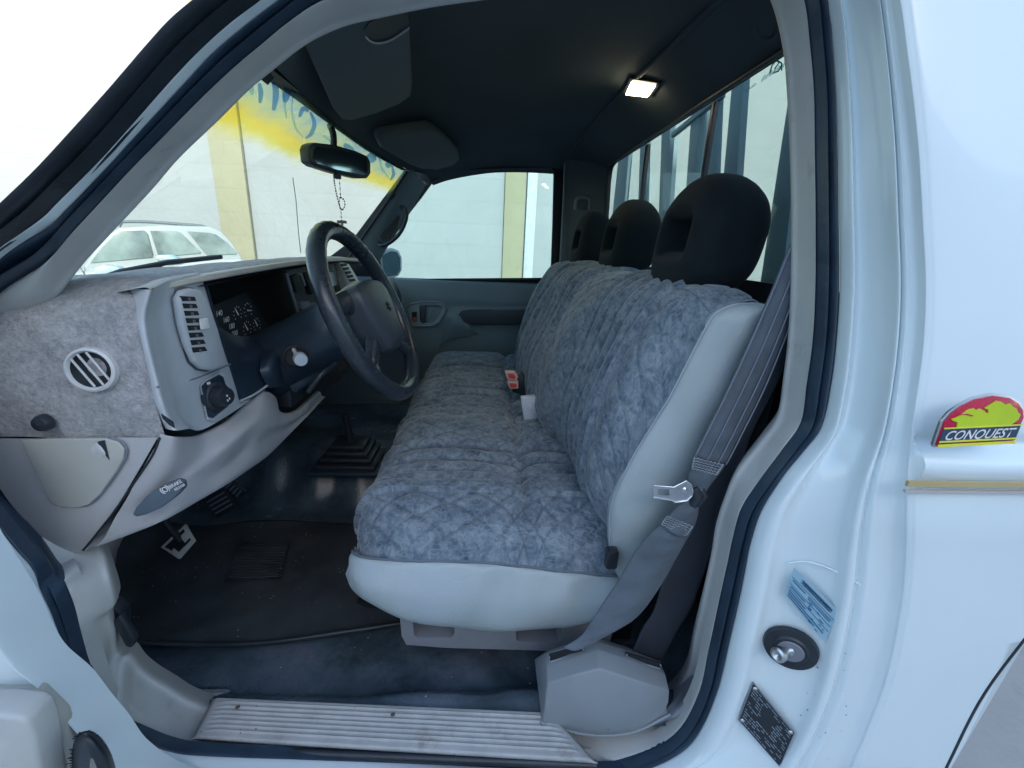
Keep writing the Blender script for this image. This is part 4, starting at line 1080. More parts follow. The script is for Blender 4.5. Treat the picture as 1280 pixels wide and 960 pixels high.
def strokes(name, S, m):
    for pts, w in S:
        q = cat(pts, max(8, 5*len(pts))); n = len(q); V = []; Fc = []
        for i, (x, y) in enumerate(q):
            a = q[max(0, i-1)]; b = q[min(n-1, i+1)]; dx, dy = b[0]-a[0], b[1]-a[1]; l = math.hypot(dx, dy) or 1
            ww = w*(.45+.55*math.sin(math.pi*(i+.5)/n))
            V += [wsp2(*wuv(x-dy/l*ww, y+dx/l*ww)), wsp2(*wuv(x+dy/l*ww, y-dx/l*ww))]
        for i in range(n-1): Fc.append((2*i, 2*i+1, 2*i+3, 2*i+2))
        link(name, mesh_from(V, Fc), m, ws, 0)
strokes('strip_letter', [([(324, 104), (326, 116), (325, 129)], 3.2), ([(341, 100), (345, 116), (342, 138)], 4.), ([(360, 110), (356, 128)], 4.5), ([(374, 146), (379, 136), (386, 139)], 3.),
   ([(388, 140), (393, 154), (389, 167), (382, 173)], 2.8), ([(430, 180), (436, 186), (446, 194)], 4.5), ([(461, 192), (468, 202)], 6.), ([(483, 203), (488, 209)], 4.), ([(490, 207), (492, 218), (488, 225)], 2.)], FBLUE)
strokes('strip_letter', [([(311, 104), (316, 118)], 4.), ([(352, 102), (355, 125), (358, 148)], 1.6), ([(366, 118), (365, 140), (370, 160), (379, 172)], 1.3), ([(404, 169), (413, 176)], 1.8), ([(474, 196), (478, 212), (486, 222)], 1.5)], FPALE)
# inspection tab at the corner
o = hull_prism('corner_tab', [onplane(a, b, (-.27, .26, 1.405), (1, -.3, -.6)) for a, b in ((320, 94), (331, 84), (342, 97), (334, 106))], (.001, 0, 0), BLKP, ws, 0)
# cowl, bonnet and wiper outside
surf('cowl', [[offs(p, 0, 0, -.008) for p in botw], [offs(p, -.12, 0, -.03) for p in botw]], BLKM, body, 30, 4)
surf('bonnet', [[offs(p, -.12, 0, -.02) for p in botw], [offs(p, -.5, 0, -.03) for p in botw], [offs(p, -1.0, 0, -.09) for p in botw]], WHITE, body, 30, 12)
wp = grp('wiper', TR)
tubes('wiper_blade', [([onplane(a, b, (-.80, .55, 1.16), (.35, -.15, 1)) for a, b in ((118, 352), (150, 340), (210, 328), (276, 321))], .006)], BLKP, wp)
tubes('wiper_arm', [([onplane(a, b, (-.80, .55, 1.155), (.35, -.15, 1)) for a, b in ((60, 372), (130, 350), (200, 333))], .005)], BLKP, wp)
o = tube('antenna', [P(376, 316, y=1.74), P(373, 290, y=1.74), P(370, 250, y=1.74), P(366, 222, y=1.74)], .0016, BLKP, TR)

# ================================================================ far side: door, pillar, windows
fd = grp('passenger_door', TR)
YD = 1.66
fw = [(478,349),(474,325),(480,305),(500,285),(512,265),(527,246),(540,228),(552,219),(566,214),(600,211.5),(688,209.5),(692.5,213),(691,280),(688.5,348)]
fo = [(300,380),(380,345),(440,300),(505,213),(520,196),(560,180),(640,172),(760,165),(760,420),(700,420),(600,420),(420,420)]
hull_prism('far_side_frame', [P(a, b, y=YD) for a, b in fo], (0, .02, 0), BLKM, fd, 0, holes=[[P(a, b, y=YD) for a, b in fw][::-1]])
o = hull_prism('door_glass', [P(a, b, y=YD+.03) for a, b in ((460,356),(460,300),(505,262),(545,205),(700,200),(700,356))], (0, .003, 0), GLS, fd, 0)
tube('window_seal', [P(a, b, y=YD-.004) for a, b in ((476,351),(560,350),(689,349))], .007, SEAL, fd, res=20)
# door trim panel: lower skin with swept pull
z0 = 1.055
def dp(x, z, d=0): return (x, 1.655-d, z)
xs_ = [-.95, -.62, -.40, -.25, -.12, .0, .15, .32, .45]
rows = [[dp(x, 1.075, -.01) for x in xs_], [dp(x, 1.062, .022) for x in xs_], [dp(x, 1.00, .034) for x in xs_], [dp(x, .955, .030) for x in xs_],
        [dp(x, .915, (.03 if x < -.2 else .055)) for x in xs_], [dp(x, .86, (.034 if x < -.2 else .04)) for x in xs_], [dp(x, .75, .035) for x in xs_], [dp(x, .62, .02) for x in xs_], [dp(x, .45, .01) for x in xs_]]
surf('door_trim', rows, TEAL, fd, 60, 60, sharp=0)
# armrest grip recess
pa = lambda a, b, Y=1.595: P(a, b, y=Y)
hull_prism('armrest', [pa(*v) for v in ((573,393),(577,389),(588,388),(680,388),(700,388),(700,406),(590,406),(578,403),(573,398))], (0, .05, 0), TEALD, fd, .006, 3)
hull_prism('armrest_cap', [pa(a, b, 1.60) for a, b in ((615,384),(700,383),(700,388),(616,388))], (0, .05, 0), TEAL, fd, .002)
# swept shoulder leading to the handle
surf('pull_shoulder', [[pa(545,440,1.625), pa(560,425,1.60), pa(600,418,1.615)], [pa(556,412,1.61), pa(566,405,1.585), pa(590,412,1.60)], [pa(564,395,1.62), pa(570,393,1.592), pa(580,398,1.60)]], TEAL, fd, 14, 14)
dh = grp('inner_handle', fd)
hz = [(510,384),(514,380),(525,377.5),(548,377.5),(554,380),(557,385),(556,390),(549,402),(542,407),(530,407.5),(516,407)]
hi = [(524,383),(527,381),(549,381.5),(553,384),(551,391),(546,399),(541,403),(530,404),(525,401)]
dh2 = [P(a, b, y=1.612) for a, b in hz]
dh_o = hull_prism('handle_bezel', dh2, (0, .02, 0), mat('handle_bezel_grey', (.26, .34, .39), .4), fd, 0, holes=[[P(a, b, y=1.612) for a, b in hi][::-1]])
tube('bezel_rim', [P(a, b, y=1.611) for a, b in hz], .004, mat('handle_rim_grey', (.24, .32, .37), .4), fd, closed=True)
hull_prism('handle_cup', [P(a, b, y=1.625) for a, b in hi], (0, .004, 0), mat('handle_cup_grey', (.20, .30, .36), .4), fd, 0)
hull_prism('handle_lever', [P(a, b, y=1.605) for a, b in ((525,383),(528,381),(532,382),(532,403),(528,404.5),(525,401))], (0, .012, 0), TEALD, fd, .003)
hull_prism('lock_slot', [P(a, b, y=1.609) for a, b in ((515,390),(521,390),(521,402),(515,402))], (0, .004, 0), BLKM, fd, 0)
hull_prism('lock_flag', [P(a, b, y=1.607) for a, b in ((516,396.5),(520.5,396.5),(520.5,401),(516,401))], (0, .003, 0), RED, fd, 0)
bpy.data.objects.remove(dh)
# far front pillar with grab handle
surf('front_pillar_trim', [[P(430,330,y=1.58), P(452,297,y=1.57), P(480,257,y=1.54), P(509,214,y=1.50)], [P(450,332,y=1.60), P(470,300,y=1.59), P(492,262,y=1.56), P(517,214,y=1.52)], [P(470,335,y=1.64), P(485,308,y=1.635), P(510,270,y=1.63), P(532,232,y=1.61)]], mat('pillar_grey', (.13, .18, .21), .5), TR, 30, 16)
tube('pillar_edge', [P(430,331,y=1.575), P(452,298,y=1.565), P(480,258,y=1.535), P(509,214,y=1.495)], .005, BLKM, TR, res=20)
gh = [(474,304),(477,307),(484,305),(495,297),(503,286),(508,272),(507,262),(502,259)]
tube('grab_handle', [P(a, b, y=1.56-(.02 if 0 < k < 7 else 0)) for k, (a, b) in enumerate(gh)], .010, BLKP, TR, res=40, flat=.8)
hull_prism('handle_recess', [P(a, b, y=1.595) for a, b in ((478,302),(476,296),(481,282),(490,270),(497,266),(500,272),(496,286),(488,298))], (0, -.004, 0), BLKM, TR, 0)
hull_prism('pillar_clip', [P(a, b, y=1.53) for a, b in ((483,246),(489,239),(495,243),(489,250))], (0, .012, 0), BLKP, TR, .001)
# far rear pillar and its belt anchor
surf('rear_pillar_trim', [[P(705,180,y=1.6), P(730,172,y=1.55), P(768,195,y=1.46)], [P(703,260,y=1.62), P(728,262,y=1.56), P(760,262,y=1.47)], [P(698,350,y=1.64), P(725,352,y=1.57), P(752,352,y=1.48)], [P(695,440,y=1.64), P(720,440,y=1.57), P(750,440,y=1.48)]], TEALD, TR, 16, 20)
tube('rear_pillar_bead', [P(706,205,y=1.6), P(704,260,y=1.6), P(700,330,y=1.6)], .004, TEAL, TR, res=16)
tube('belt_guide', [P(a, b, y=1.535) for a, b in ((719,262),(720,252),(724,247),(735,248),(737,252),(736,262))], .0065, GREYD, TR, res=30)
hull_prism('belt_guide_plate', [P(a, b, y=1.54) for a, b in ((721,262),(722,252),(735,252),(735,262))], (0, .01, 0), TEALD, TR, .001)
# outside mirror on the passenger door
om = grp('door_mirror', TR)
nd_ = Vector((.9, -.44, 0)).normalized(); pd_ = Vector(P(490, 328, y=1.93))
hull_prism('mirror_case', [onplane(a, b, pd_, nd_) for a, b in ((476,318),(482,312),(492,310),(499,313),(503,322),(503,338),(499,345),(488,349),(477,345))], -nd_*.08, CREAM, om, .008, 3)
hull_prism('mirror_pane', [onplane(a, b, pd_+nd_*.001, nd_) for a, b in ((478,319),(488,314),(496,315),(500,323),(500,338),(495,344),(480,346))], nd_*.002, MIRG, om, 0)

# ================================================================ rear window and wall
rw = grp('rear_window', TR)
def rp(y, z, d=0): return (.447+d+(1.53-z)*.05, y, z)
hole = [rp(.20, 1.530), rp(1.36, 1.530), rp(1.40, 1.523), rp(1.425, 1.498), rp(1.435, 1.19), rp(.20, 1.19)]
outr = [rp(.27, 1.56), rp(1.66, 1.56), rp(1.70, 1.0), rp(1.70, .45), rp(.12, .45), rp(.12, 1.0), rp(.20, 1.45)]
hull_prism('rear_cab_wall', outr, (.006, 0, 0), BLKM, TR, 0, holes=[hole[::-1]])
hull_prism('rear_pane', [rp(.15, 1.56, .022), rp(1.50, 1.56, .022), rp(1.50, 1.15, .022), rp(.15, 1.15, .022)], (.003, 0, 0), GLR, rw, 0)
for ya, yb in ((1.022, 1.038), (.630, .643)):
    boxm('slider_divider', rp((ya+yb)/2, 1.355, -.004), (.012, yb-ya, .34), SEAL, rw, .003)
tubes('window_gasket', [([rp(.18, 1.534, -.002), rp(.8, 1.534, -.002), rp(1.37, 1.534, -.002), rp(1.415, 1.515, -.002), rp(1.43, 1.46, -.002), rp(1.434, 1.19, -.002)], .005, dict(res=40))], SEAL, rw)
boxm('slider_latch', rp(1.07, 1.36, -.008), (.015, .04, .03), BLKP, rw, .003)
# faded dealer sticker on the near pane (read from behind)
stk = grp('dealer_sticker', rw)
def sq(px, py): return Vector(P(px, py, x=.464))
s_o = sq(932, 113); s_u = (sq(985, 77)-s_o)
sU = s_u.normalized(); sL = s_u.length
sV = Vector((0, 0, 1))
text('sticker_script', 'distribuidora', sq(951, 103), sU, sV, .012, STICK, rw, .0005, .02, .3)
text('sticker_line', 'www.auto', sq(931, 116), sU, sV, .0085, STICK, rw, .0005, .02)
o = tubes('sticker_emblem', [([sq(*p) for p in ((962, 92), (965, 82), (970, 76), (974, 78), (969, 85), (967, 91), (973, 89), (976, 83))], .0011), ([sq(*p) for p in ((971, 75), (977, 79), (977, 88))], .0010)], STICK, rw)
bpy.data.objects.remove(stk)

# bed rack behind the cab
rk = grp('bed_rack', TR)
RKM = mat('painted_rack_slats', (.07, .13, .16), .6, .1, 8.)
RKL = mat('light_rack_slats', (.26, .34, .36), .6, .1, 8.)
def slat(a, b, c, d, m=RKM, X=.82):
    # quad given by top-left, top-right, bottom-right, bottom-left pixels
    q4 = [P(*v, x=X) for v in (a, b, c, d)]
    zt, zbm = 1.95, .9
    L0, L1 = Vector(q4[0]), Vector(q4[3]); R0, R1 = Vector(q4[1]), Vector(q4[2])
    def at(p, q_, z): t = (z-p.z)/(q_.z-p.z); return p+(q_-p)*t
    hull_prism('rack_slat', [at(L0, L1, zt), at(R0, R1, zt), at(R0, R1, zbm), at(L0, L1, zbm)], (.025, 0, 0), m, rk, .003)
slat((773,198),(786,190),(781,246),(766,262)); slat((800,178),(808,173),(806,240),(798,240)); slat((827,160),(838,155),(832,240),(824,245)); slat((864,140),(876,130),(868,220),(858,225))
slat((888,125),(897,118),(893,215),(884,220),); slat((914,110),(929,96),(921,215),(904,220)); slat((987,110),(1006,100),(983,300),(958,300))
slat((838,165),(843,160),(838,235),(832,240), RKL, .90); slat((878,140),(884,136),(880,215),(872,220), RKL, .90); pass
for pa_, pb_, X_ in (((770,196),(1010,40),.86), ((838,172),(900,122),.81)):
    a_, b_ = Vector(P(*pa_, x=X_)), Vector(P(*pb_, x=X_)); u_ = Vector((0, 0, .035 if X_ > .83 else .02))
    if X_ > .83: continue
    hull_prism('rack_rail', [a_, b_, b_+u_, a_+u_], (.02, 0, 0), RKM, rk, .003)

# near rear pillar inner: belt anchor and dark garnish behind the straps
surf('near_pillar_garnish', [[P(1004, 0, y=.235), P(1000, 30, y=.25), P(992, 45, y=.30)], [P(1004, 120, y=.22), P(1001, 130, y=.24), P(1006, 140, y=.30)], [P(1008, 250, y=.20), P(1002, 260, y=.22), P(1002, 270, y=.3)], [P(1004, 420, y=.18), P(998, 420, y=.22), P(1010, 420, y=.3)]], GREYD, TR, 10, 30)
tube('coat_hook', [P(a, b, y=.33) for a, b in ((944, 34), (947, 46), (956, 51), (966, 47), (970, 38))], .003, HEADL, TR, res=24)
surf('pillar_foot_trim', [[P(842, 862, y=.17), P(858, 850, y=.165), P(872, 838, y=.16)], [P(838, 880, y=.14), P(852, 872, y=.14), P(868, 860, y=.13)], [P(800, 915, y=.12), P(830, 902, y=.12), P(852, 893, y=.12)]], GREYD, TR, 12, 12)

# ================================================================ dashboard
db = grp('dashboard', TR)
xs5 = [-1.02, -.86, -.66, -.52, -.455, -.425]
def cov_row(y, zf, pull=None): return [(x, y, z) for x, z in zip(xs5, zf)]
xe5 = [-1.02, -.86, -.66, -.52, -.44, -.388]
rows = [[(x, .156, .984) for x in xe5], [(x, .150, 1.03) for x in xe5], [(x, .150, 1.08) for x in xe5],
        [(x, .153, z) for x, z in zip(xe5, (1.04, 1.06, 1.09, 1.120, 1.134, 1.138))], [(x, .170, z) for x, z in zip([-1.02,-.86,-.66,-.52,-.44,-.389], (1.06, 1.09, 1.12, 1.145, 1.157, 1.158))],
        [(x, .21, z) for x, z in zip([-1.02, -.86, -.66, -.52, -.44, -.404], (1.07, 1.105, 1.142, 1.162, 1.170, 1.168))], [(x, .30, z) for x, z in zip(xs5, (1.08, 1.11, 1.150, 1.170, 1.173, 1.168))],
        [(x, .60, z) for x, z in zip(xs5, (1.08, 1.115, 1.152, 1.174, 1.178, 1.173))], [(x, .90, z) for x, z in zip(xs5, (1.08, 1.115, 1.152, 1.174, 1.178, 1.173))],
        [(x-.03, 1.25, z) for x, z in zip(xs5, (1.08, 1.11, 1.145, 1.165, 1.165, 1.15))], [(x-.06, 1.58, z) for x, z in zip(xs5, (1.08, 1.1, 1.13, 1.14, 1.13, 1.10))]]
gg = grid(rows, 60, 130)
for j, r in enumerate(gg):
    for i, p in enumerate(r): r[i] = (p[0], p[1]+.0015*math.sin(p[0]*70+p[2]*40), p[2]+.0015*math.sin(p[1]*45+p[0]*31))
link('fleece_cover', gridmesh(gg), CARP, db, 0)
# light bezel: left panel
X0 = -.400
Lb = [(187,362),(178,395),(180,420),(186,448),(193,474),(199,500),(207,522),(218,538)]
Rb = [(250,343),(258,372),(266,400),(276,432),(286,462),(294,486),(301,502),(330,489)]
Mb = [(214,350),(208,390),(212,418),(220,450),(226,474),(234,500),(243,522),(262,533)]
rowL0 = [offs(P(a+3, b, y=.165), -.03, .01) for a, b in Lb]
rowL = [P(a, b, y=.146+.004*(k > 5)) for k, (a, b) in enumerate(Lb)]
rowM0 = [lerp(P(a*.6+c*.4, b*.6+d*.4, y=.158), P(a*.6+c*.4, b*.6+d*.4, x=X0+.004), .5) for (a, b), (c, d) in zip(Lb, Mb)]
rowM = [P(a, b, x=X0+.004) for a, b in Mb]
rowR = [P(a, b, x=X0) for a, b in Rb]
rowR2 = [offs(p, -.012, .004) for p in rowR]
surf('instrument_bezel', [rowL0, rowL, rowM0, rowM, rowR, rowR2], LGREY, db, 70, 40, sharp=0)
surf('bezel_top', [[rowL[0], rowM0[0], rowM[0], rowR[0]], [offs(p, -.004, .001, .002) for p in (rowL[0], rowM0[0], rowM[0], rowR[0])], [offs(p, -.018, .005, .000) for p in (rowL[0], rowM0[0], rowM[0], rowR[0])], [offs(p, -.075, .035, -.012) for p in (rowL[0], rowM0[0], rowM[0], rowR[0])]], LGREY, db, 24, 12, sharp=0)
# seam across the bezel below the vent
tube('bezel_seam', [P(196, 484, y=.143), P(215, 481, x=X0+.0035), P(250, 471, x=X0+.0025), P(288, 455, x=X0+.001)], .0012, GREYD, db, res=20)
hull_prism('torn_notch', [P(a, b, y=.142) for a, b in ((202,517),(208,521),(217,527),(219,535),(212,531),(204,523))], (0, -.001, 0), BLKM, db, 0)
# hood brow above the gauges
def brow(a, b, x): return P(a, b, x=x)
rows = [[(-.43, .20, 1.158), (-.43, .30, 1.168), (-.43, .6, 1.176), (-.43, .9, 1.175), (-.44, 1.15, 1.165)],
        [(-.402, .20, 1.163), (-.397, .30, 1.173), (-.394, .6, 1.182), (-.394, .9, 1.180), (-.40, 1.15, 1.168)],
        [(-.398, .20, 1.161), (-.391, .30, 1.169), (-.388, .6, 1.178), (-.388, .9, 1.176), (-.395, 1.15, 1.162)],
        [(-.400, .20, 1.158), (-.394, .30, 1.164), (-.391, .6, 1.172), (-.391, .9, 1.170), (-.40, 1.15, 1.156)],
        [(-.42, .20, 1.156), (-.42, .30, 1.162), (-.42, .6, 1.169), (-.42, .9, 1.167), (-.43, 1.15, 1.15)]]
surf('gauge_hood', rows, mat('sunbleached_trim', (.50, .47, .42), .5, .1, 12., .3, 600.), db, 70, 24, sharp=0)
# cavity
cav = [[(-.392, .28, 1.158), (-.39, .55, 1.168), (-.39, 1.0, 1.168)], [(-.50, .28, 1.15), (-.50, .55, 1.155), (-.50, 1.0, 1.155)], [(-.50, .28, .95), (-.50, .55, .95), (-.50, 1.0, .95)]]
surf('gauge_cavity', cav, BLKM, db, 16, 16)
surf('cavity_wall', [[(-.398, .303, 1.158), (-.398, .325, 1.05), (-.398, .345, .96)], [(-.50, .31, 1.158), (-.50, .33, 1.05), (-.50, .35, .96)]], NAVY, db, 16, 8)
# gauge face
gc = grp('gauge_cluster', db)
GX = -.455
def gp(a, b, d=0): return P(a, b, x=GX+d)
hull_prism('gauge_face', [gp(a, b) for a, b in ((262,384),(308,364),(341,414),(360,450),(310,470),(285,430))], (-.004, 0, 0), BLKM, gc, 0)
mats_w = mat('gauge_print', (.80, .84, .84), .5, .1, 40., 0)
U_ = Vector((0, 1, 0)); V_ = Vector((0, 0, 1))
for s_, a, b in (('140', 270, 396), ('160', 279, 404), ('180', 286, 412), ('200', 290, 421)):
    text('speed_number', s_, gp(a, b, .002), (0, 1, 0), (0, 0, 1), .013, mats_w, gc, .0, .01, .15)
def dial(a, b, r, ang, nm='dial'):
    c = Vector(gp(a, b, .002)); prt = []
    for k in range(9):
        q = R(-40+k*32.5); u = U_*math.cos(q)+V_*math.sin(q); w = U_*-math.sin(q)+V_*math.cos(q)
        prt.append(([c+u*r*.8-w*.0005, c+u*r-w*.0005, c+u*r+w*.0005, c+u*r*.8+w*.0005], (.0004, 0, 0)))
    q = R(ang); u = U_*math.cos(q)+V_*math.sin(q); w = U_*-math.sin(q)+V_*math.cos(q)
    prt.append(([c-u*.003-w*.0014, c+u*r*.75-w*.0008, c+u*r*.75+w*.0008, c-u*.003+w*.0014], (.0008, 0, 0)))
    multi(nm, prt, mats_w, gc)
dial(297, 392, .014, 120); dial(310, 388, .015, -10); dial(309, 411, .015, 125); dial(321, 406, .014, 120)
# centre stack behind the wheel
cs = grp('centre_stack', db)
hull_prism('stack_panel', [P(a, b, x=-.41) for a, b in ((358,338),(392,330),(422,328),(440,400),(400,420),(375,402))], (-.01, 0, 0), mat('stack_plastic', (.05, .065, .07), .5), cs, .002)
for q4, m_ in (([(366,345),(376,343),(382,362),(371,366)], BLKM), ([(373,342),(378,341),(383,357),(379,359)], GREYD), ([(380,341),(388,340),(396,366),(390,368)], BLKM), ([(376,378),(386,376),(390,385),(379,387)], GREYD), ([(389,379),(397,378),(400,388),(392,390)], GREYD), ([(412,340),(419,340),(423,356),(416,358)], PALE)):
    hull_prism('stack_control', [P(a, b, x=-.398) for a, b in q4], (-.01, 0, 0), m_, cs, .001)
tube('stack_edge', [P(a, b, x=-.396) for a, b in ((358,342),(366,370),(376,402))], .003, GREYD, cs)
# far bezel edge with slatted vent
fv = grp('centre_vent', db)
surf('vent_housing', [[P(417,330,x=-.40), P(426,360,x=-.39), P(436,395,x=-.385)], [P(426,328,x=-.37), P(437,352,x=-.365), P(452,390,x=-.365)], [P(436,330,x=-.39), P(449,352,x=-.385), P(465,385,x=-.385)]], CREAM, fv, 20, 14)
for k in range(8):
    if k == 5: continue
    a, b = 427+k*2.6, 330+k*4.8
    hull_prism('vent_slot', [P(a, b, x=-.362), P(a+6, b-1, x=-.362), P(a+7.4, b+2, x=-.362), P(a+1.3, b+3, x=-.362)], (-.003, 0, 0), BLKM, fv, 0)
pv = grp('passenger_vent', db)
surf('vent_housing', [[P(465,378,x=-.36), P(472,368,x=-.35), P(484,372,x=-.36)], [P(468,388,x=-.35), P(478,380,x=-.33), P(488,388,x=-.345)], [P(476,398,x=-.35), P(488,405,x=-.335), P(498,425,x=-.35)]], CREAM, pv, 14, 14)
for k in range(6):
    a, b = 474+k*1.4, 374+k*2.7
    hull_prism('vent_slot', [P(a, b, x=-.326), P(a+4, b-1, x=-.326), P(a+4.6, b+.6, x=-.326), P(a+.6, b+1.6, x=-.326)], (-.003, 0, 0), BLKM, pv, 0)
surf('dash_lower_far', [[(-.40, y, 1.08) for y in (.95, 1.2, 1.6)], [(-.37, y, .98) for y in (.95, 1.2, 1.6)], [(-.42, y, .85) for y in (.95, 1.2, 1.6)], [(-.6, y, .80) for y in (.95, 1.2, 1.6)]], TEALD, db, 16, 20)
# big oval outlet on the left
ov = grp('side_outlet', db)
def vx(a, b, x=X0+.012): return P(a, b, x=x)
ovp = [(213,372),(219,363),(230,360),(243,362),(250,372),(258,392),(265,412),(271,435),(274,450),(270,458),(258,463),(245,461),(235,452),(226,432),(218,405)]
base_ = [P(a, b, x=X0+.006) for a, b in ovp]
hull_prism('outlet_gap', [offs(p, -.004) for p in [P(a+(a-243)*.05, b+(b-412)*.04, x=X0+.004) for a, b in ovp]], (.003, 0, 0), GREYD, ov, 0)
hull_prism('outlet_shell', base_, (.010, 0, 0), LGREY, ov, .004, 3)
for k in range(8):
    a, b = 226+k*2.0, 370+k*9.2
    q4 = [vx(a, b, X0+.0165), vx(a+17.5-.2*k, b+1-.5*k*.6, X0+.0165), vx(a+19.5, b+6.2-.5*k*.6, X0+.0165), vx(a+2, b+6.5, X0+.0165)]
    hull_prism('outlet_slot', q4, (-.002, 0, 0), BLKM, ov, 0)
    hull_prism('outlet_vane', [vx(a+9, b+2.2, X0+.017), vx(a+12, b+1.8, X0+.017), vx(a+13, b+5.5, X0+.017), vx(a+10, b+6, X0+.017)], (-.001, 0, 0), mat('vane_brown', (.16, .13, .14), .6) if k == 0 else bpy.data.materials['vane_brown'], ov, 0)
hull_prism('outlet_thumb', [vx(a, b, X0+.018) for a, b in ((248,399),(257,397),(260,410),(250,412))], (.003, 0, 0), PALE, ov, .001)
# headlamp switch
hs = grp('headlamp_switch', db)
hull_prism('switch_rim', [P(a, b, x=X0+.004) for a, b in ((249,482),(254,476),(274,464),(280,468),(290,503),(287,511),(264,527),(257,525))], (.004, 0, 0), LGREY, hs, .002)
hull_prism('switch_plate', [P(a, b, x=X0+.0085) for a, b in ((251,483),(256,477),(273,468),(278,471),(287,502),(284,508),(265,523),(259,521))], (.002, 0, 0), NAVY, hs, .001)
kc = Vector(P(268, 495, x=X0+.010)); kd = Vector((1, -.35, .12)).normalized()
lathe('switch_knob', [(.021, .0), (.021, .006), (.016, .008), (.014, .020), (.0125, .0235), (.0001, .0245)], kc, kd, BLKP, hs, 32)
for dz_, dy_ in ((.004, .002), (-.001, .006), (.0, -.003)):
    pass
multi('switch_mark', [([kc+kd*.0252+Vector((0, a, b)), kc+kd*.0252+Vector((0, a+.003, b)), kc+kd*.0252+Vector((0, a+.004, b-.003)), kc+kd*.0252+Vector((0, a+.001, b-.003))], tuple(kd*.0006)) for a, b in ((-.004, .003), (.001, -.003), (-.004, -.004))]+
      [([Vector(P(a, b, x=X0+.012)), Vector(P(a+4, b-1, x=X0+.012)), Vector(P(a+5, b+2, x=X0+.012)), Vector(P(a+1, b+3, x=X0+.012))], (.0006, 0, 0)) for a, b in ((258, 478),)], PALE, hs)
# dark lower dash beside the column
surf('lower_gauge_surround', [[P(268,405,x=-.405), P(300,420,x=-.43), P(345,415,x=-.43), P(380,400,x=-.42)], [P(285,452,x=-.40), P(308,445,x=-.405), P(330,440,x=-.405), P(350,440,x=-.41)], [P(302,500,x=-.398), P(316,495,x=-.39), P(330,487,x=-.392), P(337,480,x=-.40)]], NAVY, db, 30, 24, sharp=0)
tube('surround_highlight_edge', [P(301,501,x=-.389), P(318,493,x=-.387), P(334,482,x=-.389)], .0018, LGREY, db, res=12)
surf('column_shelf', [[P(335,425,x=-.42), P(352,410,x=-.40), P(380,398,x=-.39)], [P(325,460,x=-.39), P(340,455,x=-.375), P(352,450,x=-.375)], [P(335,485,x=-.39), P(345,484,x=-.38), P(358,482,x=-.38)]], NAVY, db, 16, 16)
hull_prism('lower_cavity', [P(a, b, x=-.41) for a, b in ((330,470),(400,440),(430,470),(402,492),(375,512),(350,512))], (-.01, 0, 0), BLKM, db, 0)
# knee bolster
top_ = [P(200,546,y=.150), P(222,549,y=.155), P(250,546,x=-.395), P(285,530,x=-.388), P(312,508,x=-.388), P(330,492,x=-.388), P(345,498,x=-.388), P(351,515,x=-.388), P(372,514,x=-.392), P(400,490,x=-.392)]
m1_ = [P(176,590,y=.150), P(215,583,y=.158), P(250,572,x=-.388), P(285,556,x=-.372), P(315,532,x=-.368), P(332,524,x=-.368), P(345,527,x=-.372), P(358,528,x=-.38), P(380,516,x=-.39), P(402,494,x=-.395)]
m2_ = [P(148,640,y=.150), P(192,622,y=.160), P(235,600,x=-.392), P(275,585,x=-.388), P(300,566,x=-.385), P(322,552,x=-.376), P(340,542,x=-.38), P(360,533,x=-.39), P(382,517,x=-.395), P(402,495,x=-.40)]
b_ = [P(108,688,y=.155), P(165,667,y=.165), P(205,650,x=-.425), P(250,624,x=-.405), P(280,607,x=-.40), P(308,588,x=-.40), P(330,572,x=-.40), P(352,549,x=-.40), P(380,519,x=-.40), P(402,496,x=-.402)]
t_ = [offs(p, -.12, .01, .0) for p in b_]
surf('knee_bolster', [[offs(p, -.01, .004) for p in top_], top_, m1_, m2_, b_, t_], MAUVE, db, 110, 70, sharp=0)
# end cap below the fleece
ec = [[P(-20,548,y=.152), P(60,548,y=.151), P(130,547,y=.151), P(197,547,y=.152)], [P(0,610,y=.152), P(60,610,y=.151), P(120,600,y=.151), P(168,597,y=.152)], [P(40,660,y=.155), P(75,655,y=.152), P(105,650,y=.152), P(138,645,y=.152)], [P(70,690,y=.16), P(80,692,y=.158), P(92,692,y=.157), P(106,684,y=.156)]]
surf('end_cap', ec, MAUVE, db, 24, 24, sharp=0)
tube('panel_gap', [P(a, b, y=.1495) for a, b in ((200,547),(190,570),(168,603),(140,643),(104,688))], .0013, BLKM, db, res=30)
fu = [(30,549),(60,547),(135,547),(150,551),(158,560),(157,572),(148,588),(128,616),(114,629),(100,633),(78,632),(66,625),(55,600),(40,570)]
hull_prism('fuse_cover', [P(a, b, y=.1500) for a, b in fu], (0, -.004, 0), OLIVE, db, .0015, 3)
tube('fuse_cover_gap', [P(a, b, y=.1488) for a, b in fu[2:12]], .0011, GREYD, db, res=40)
hull_prism('finger_notch', [P(a, b, y=.1455) for a, b in ((122,552),(131,550),(137,575),(128,564))], (0, -.0006, 0), BLKP, db, 0)
surf('notch_scoop', [[P(113,561,y=.1457), P(122,553,y=.1455), P(129,558,y=.1455)], [P(117,568,y=.1457), P(124,562,y=.144), P(132,566,y=.1450)], [P(125,572,y=.1457), P(130,571,y=.1455), P(137,576,y=.1457)]], CREAM, db, 10, 10)
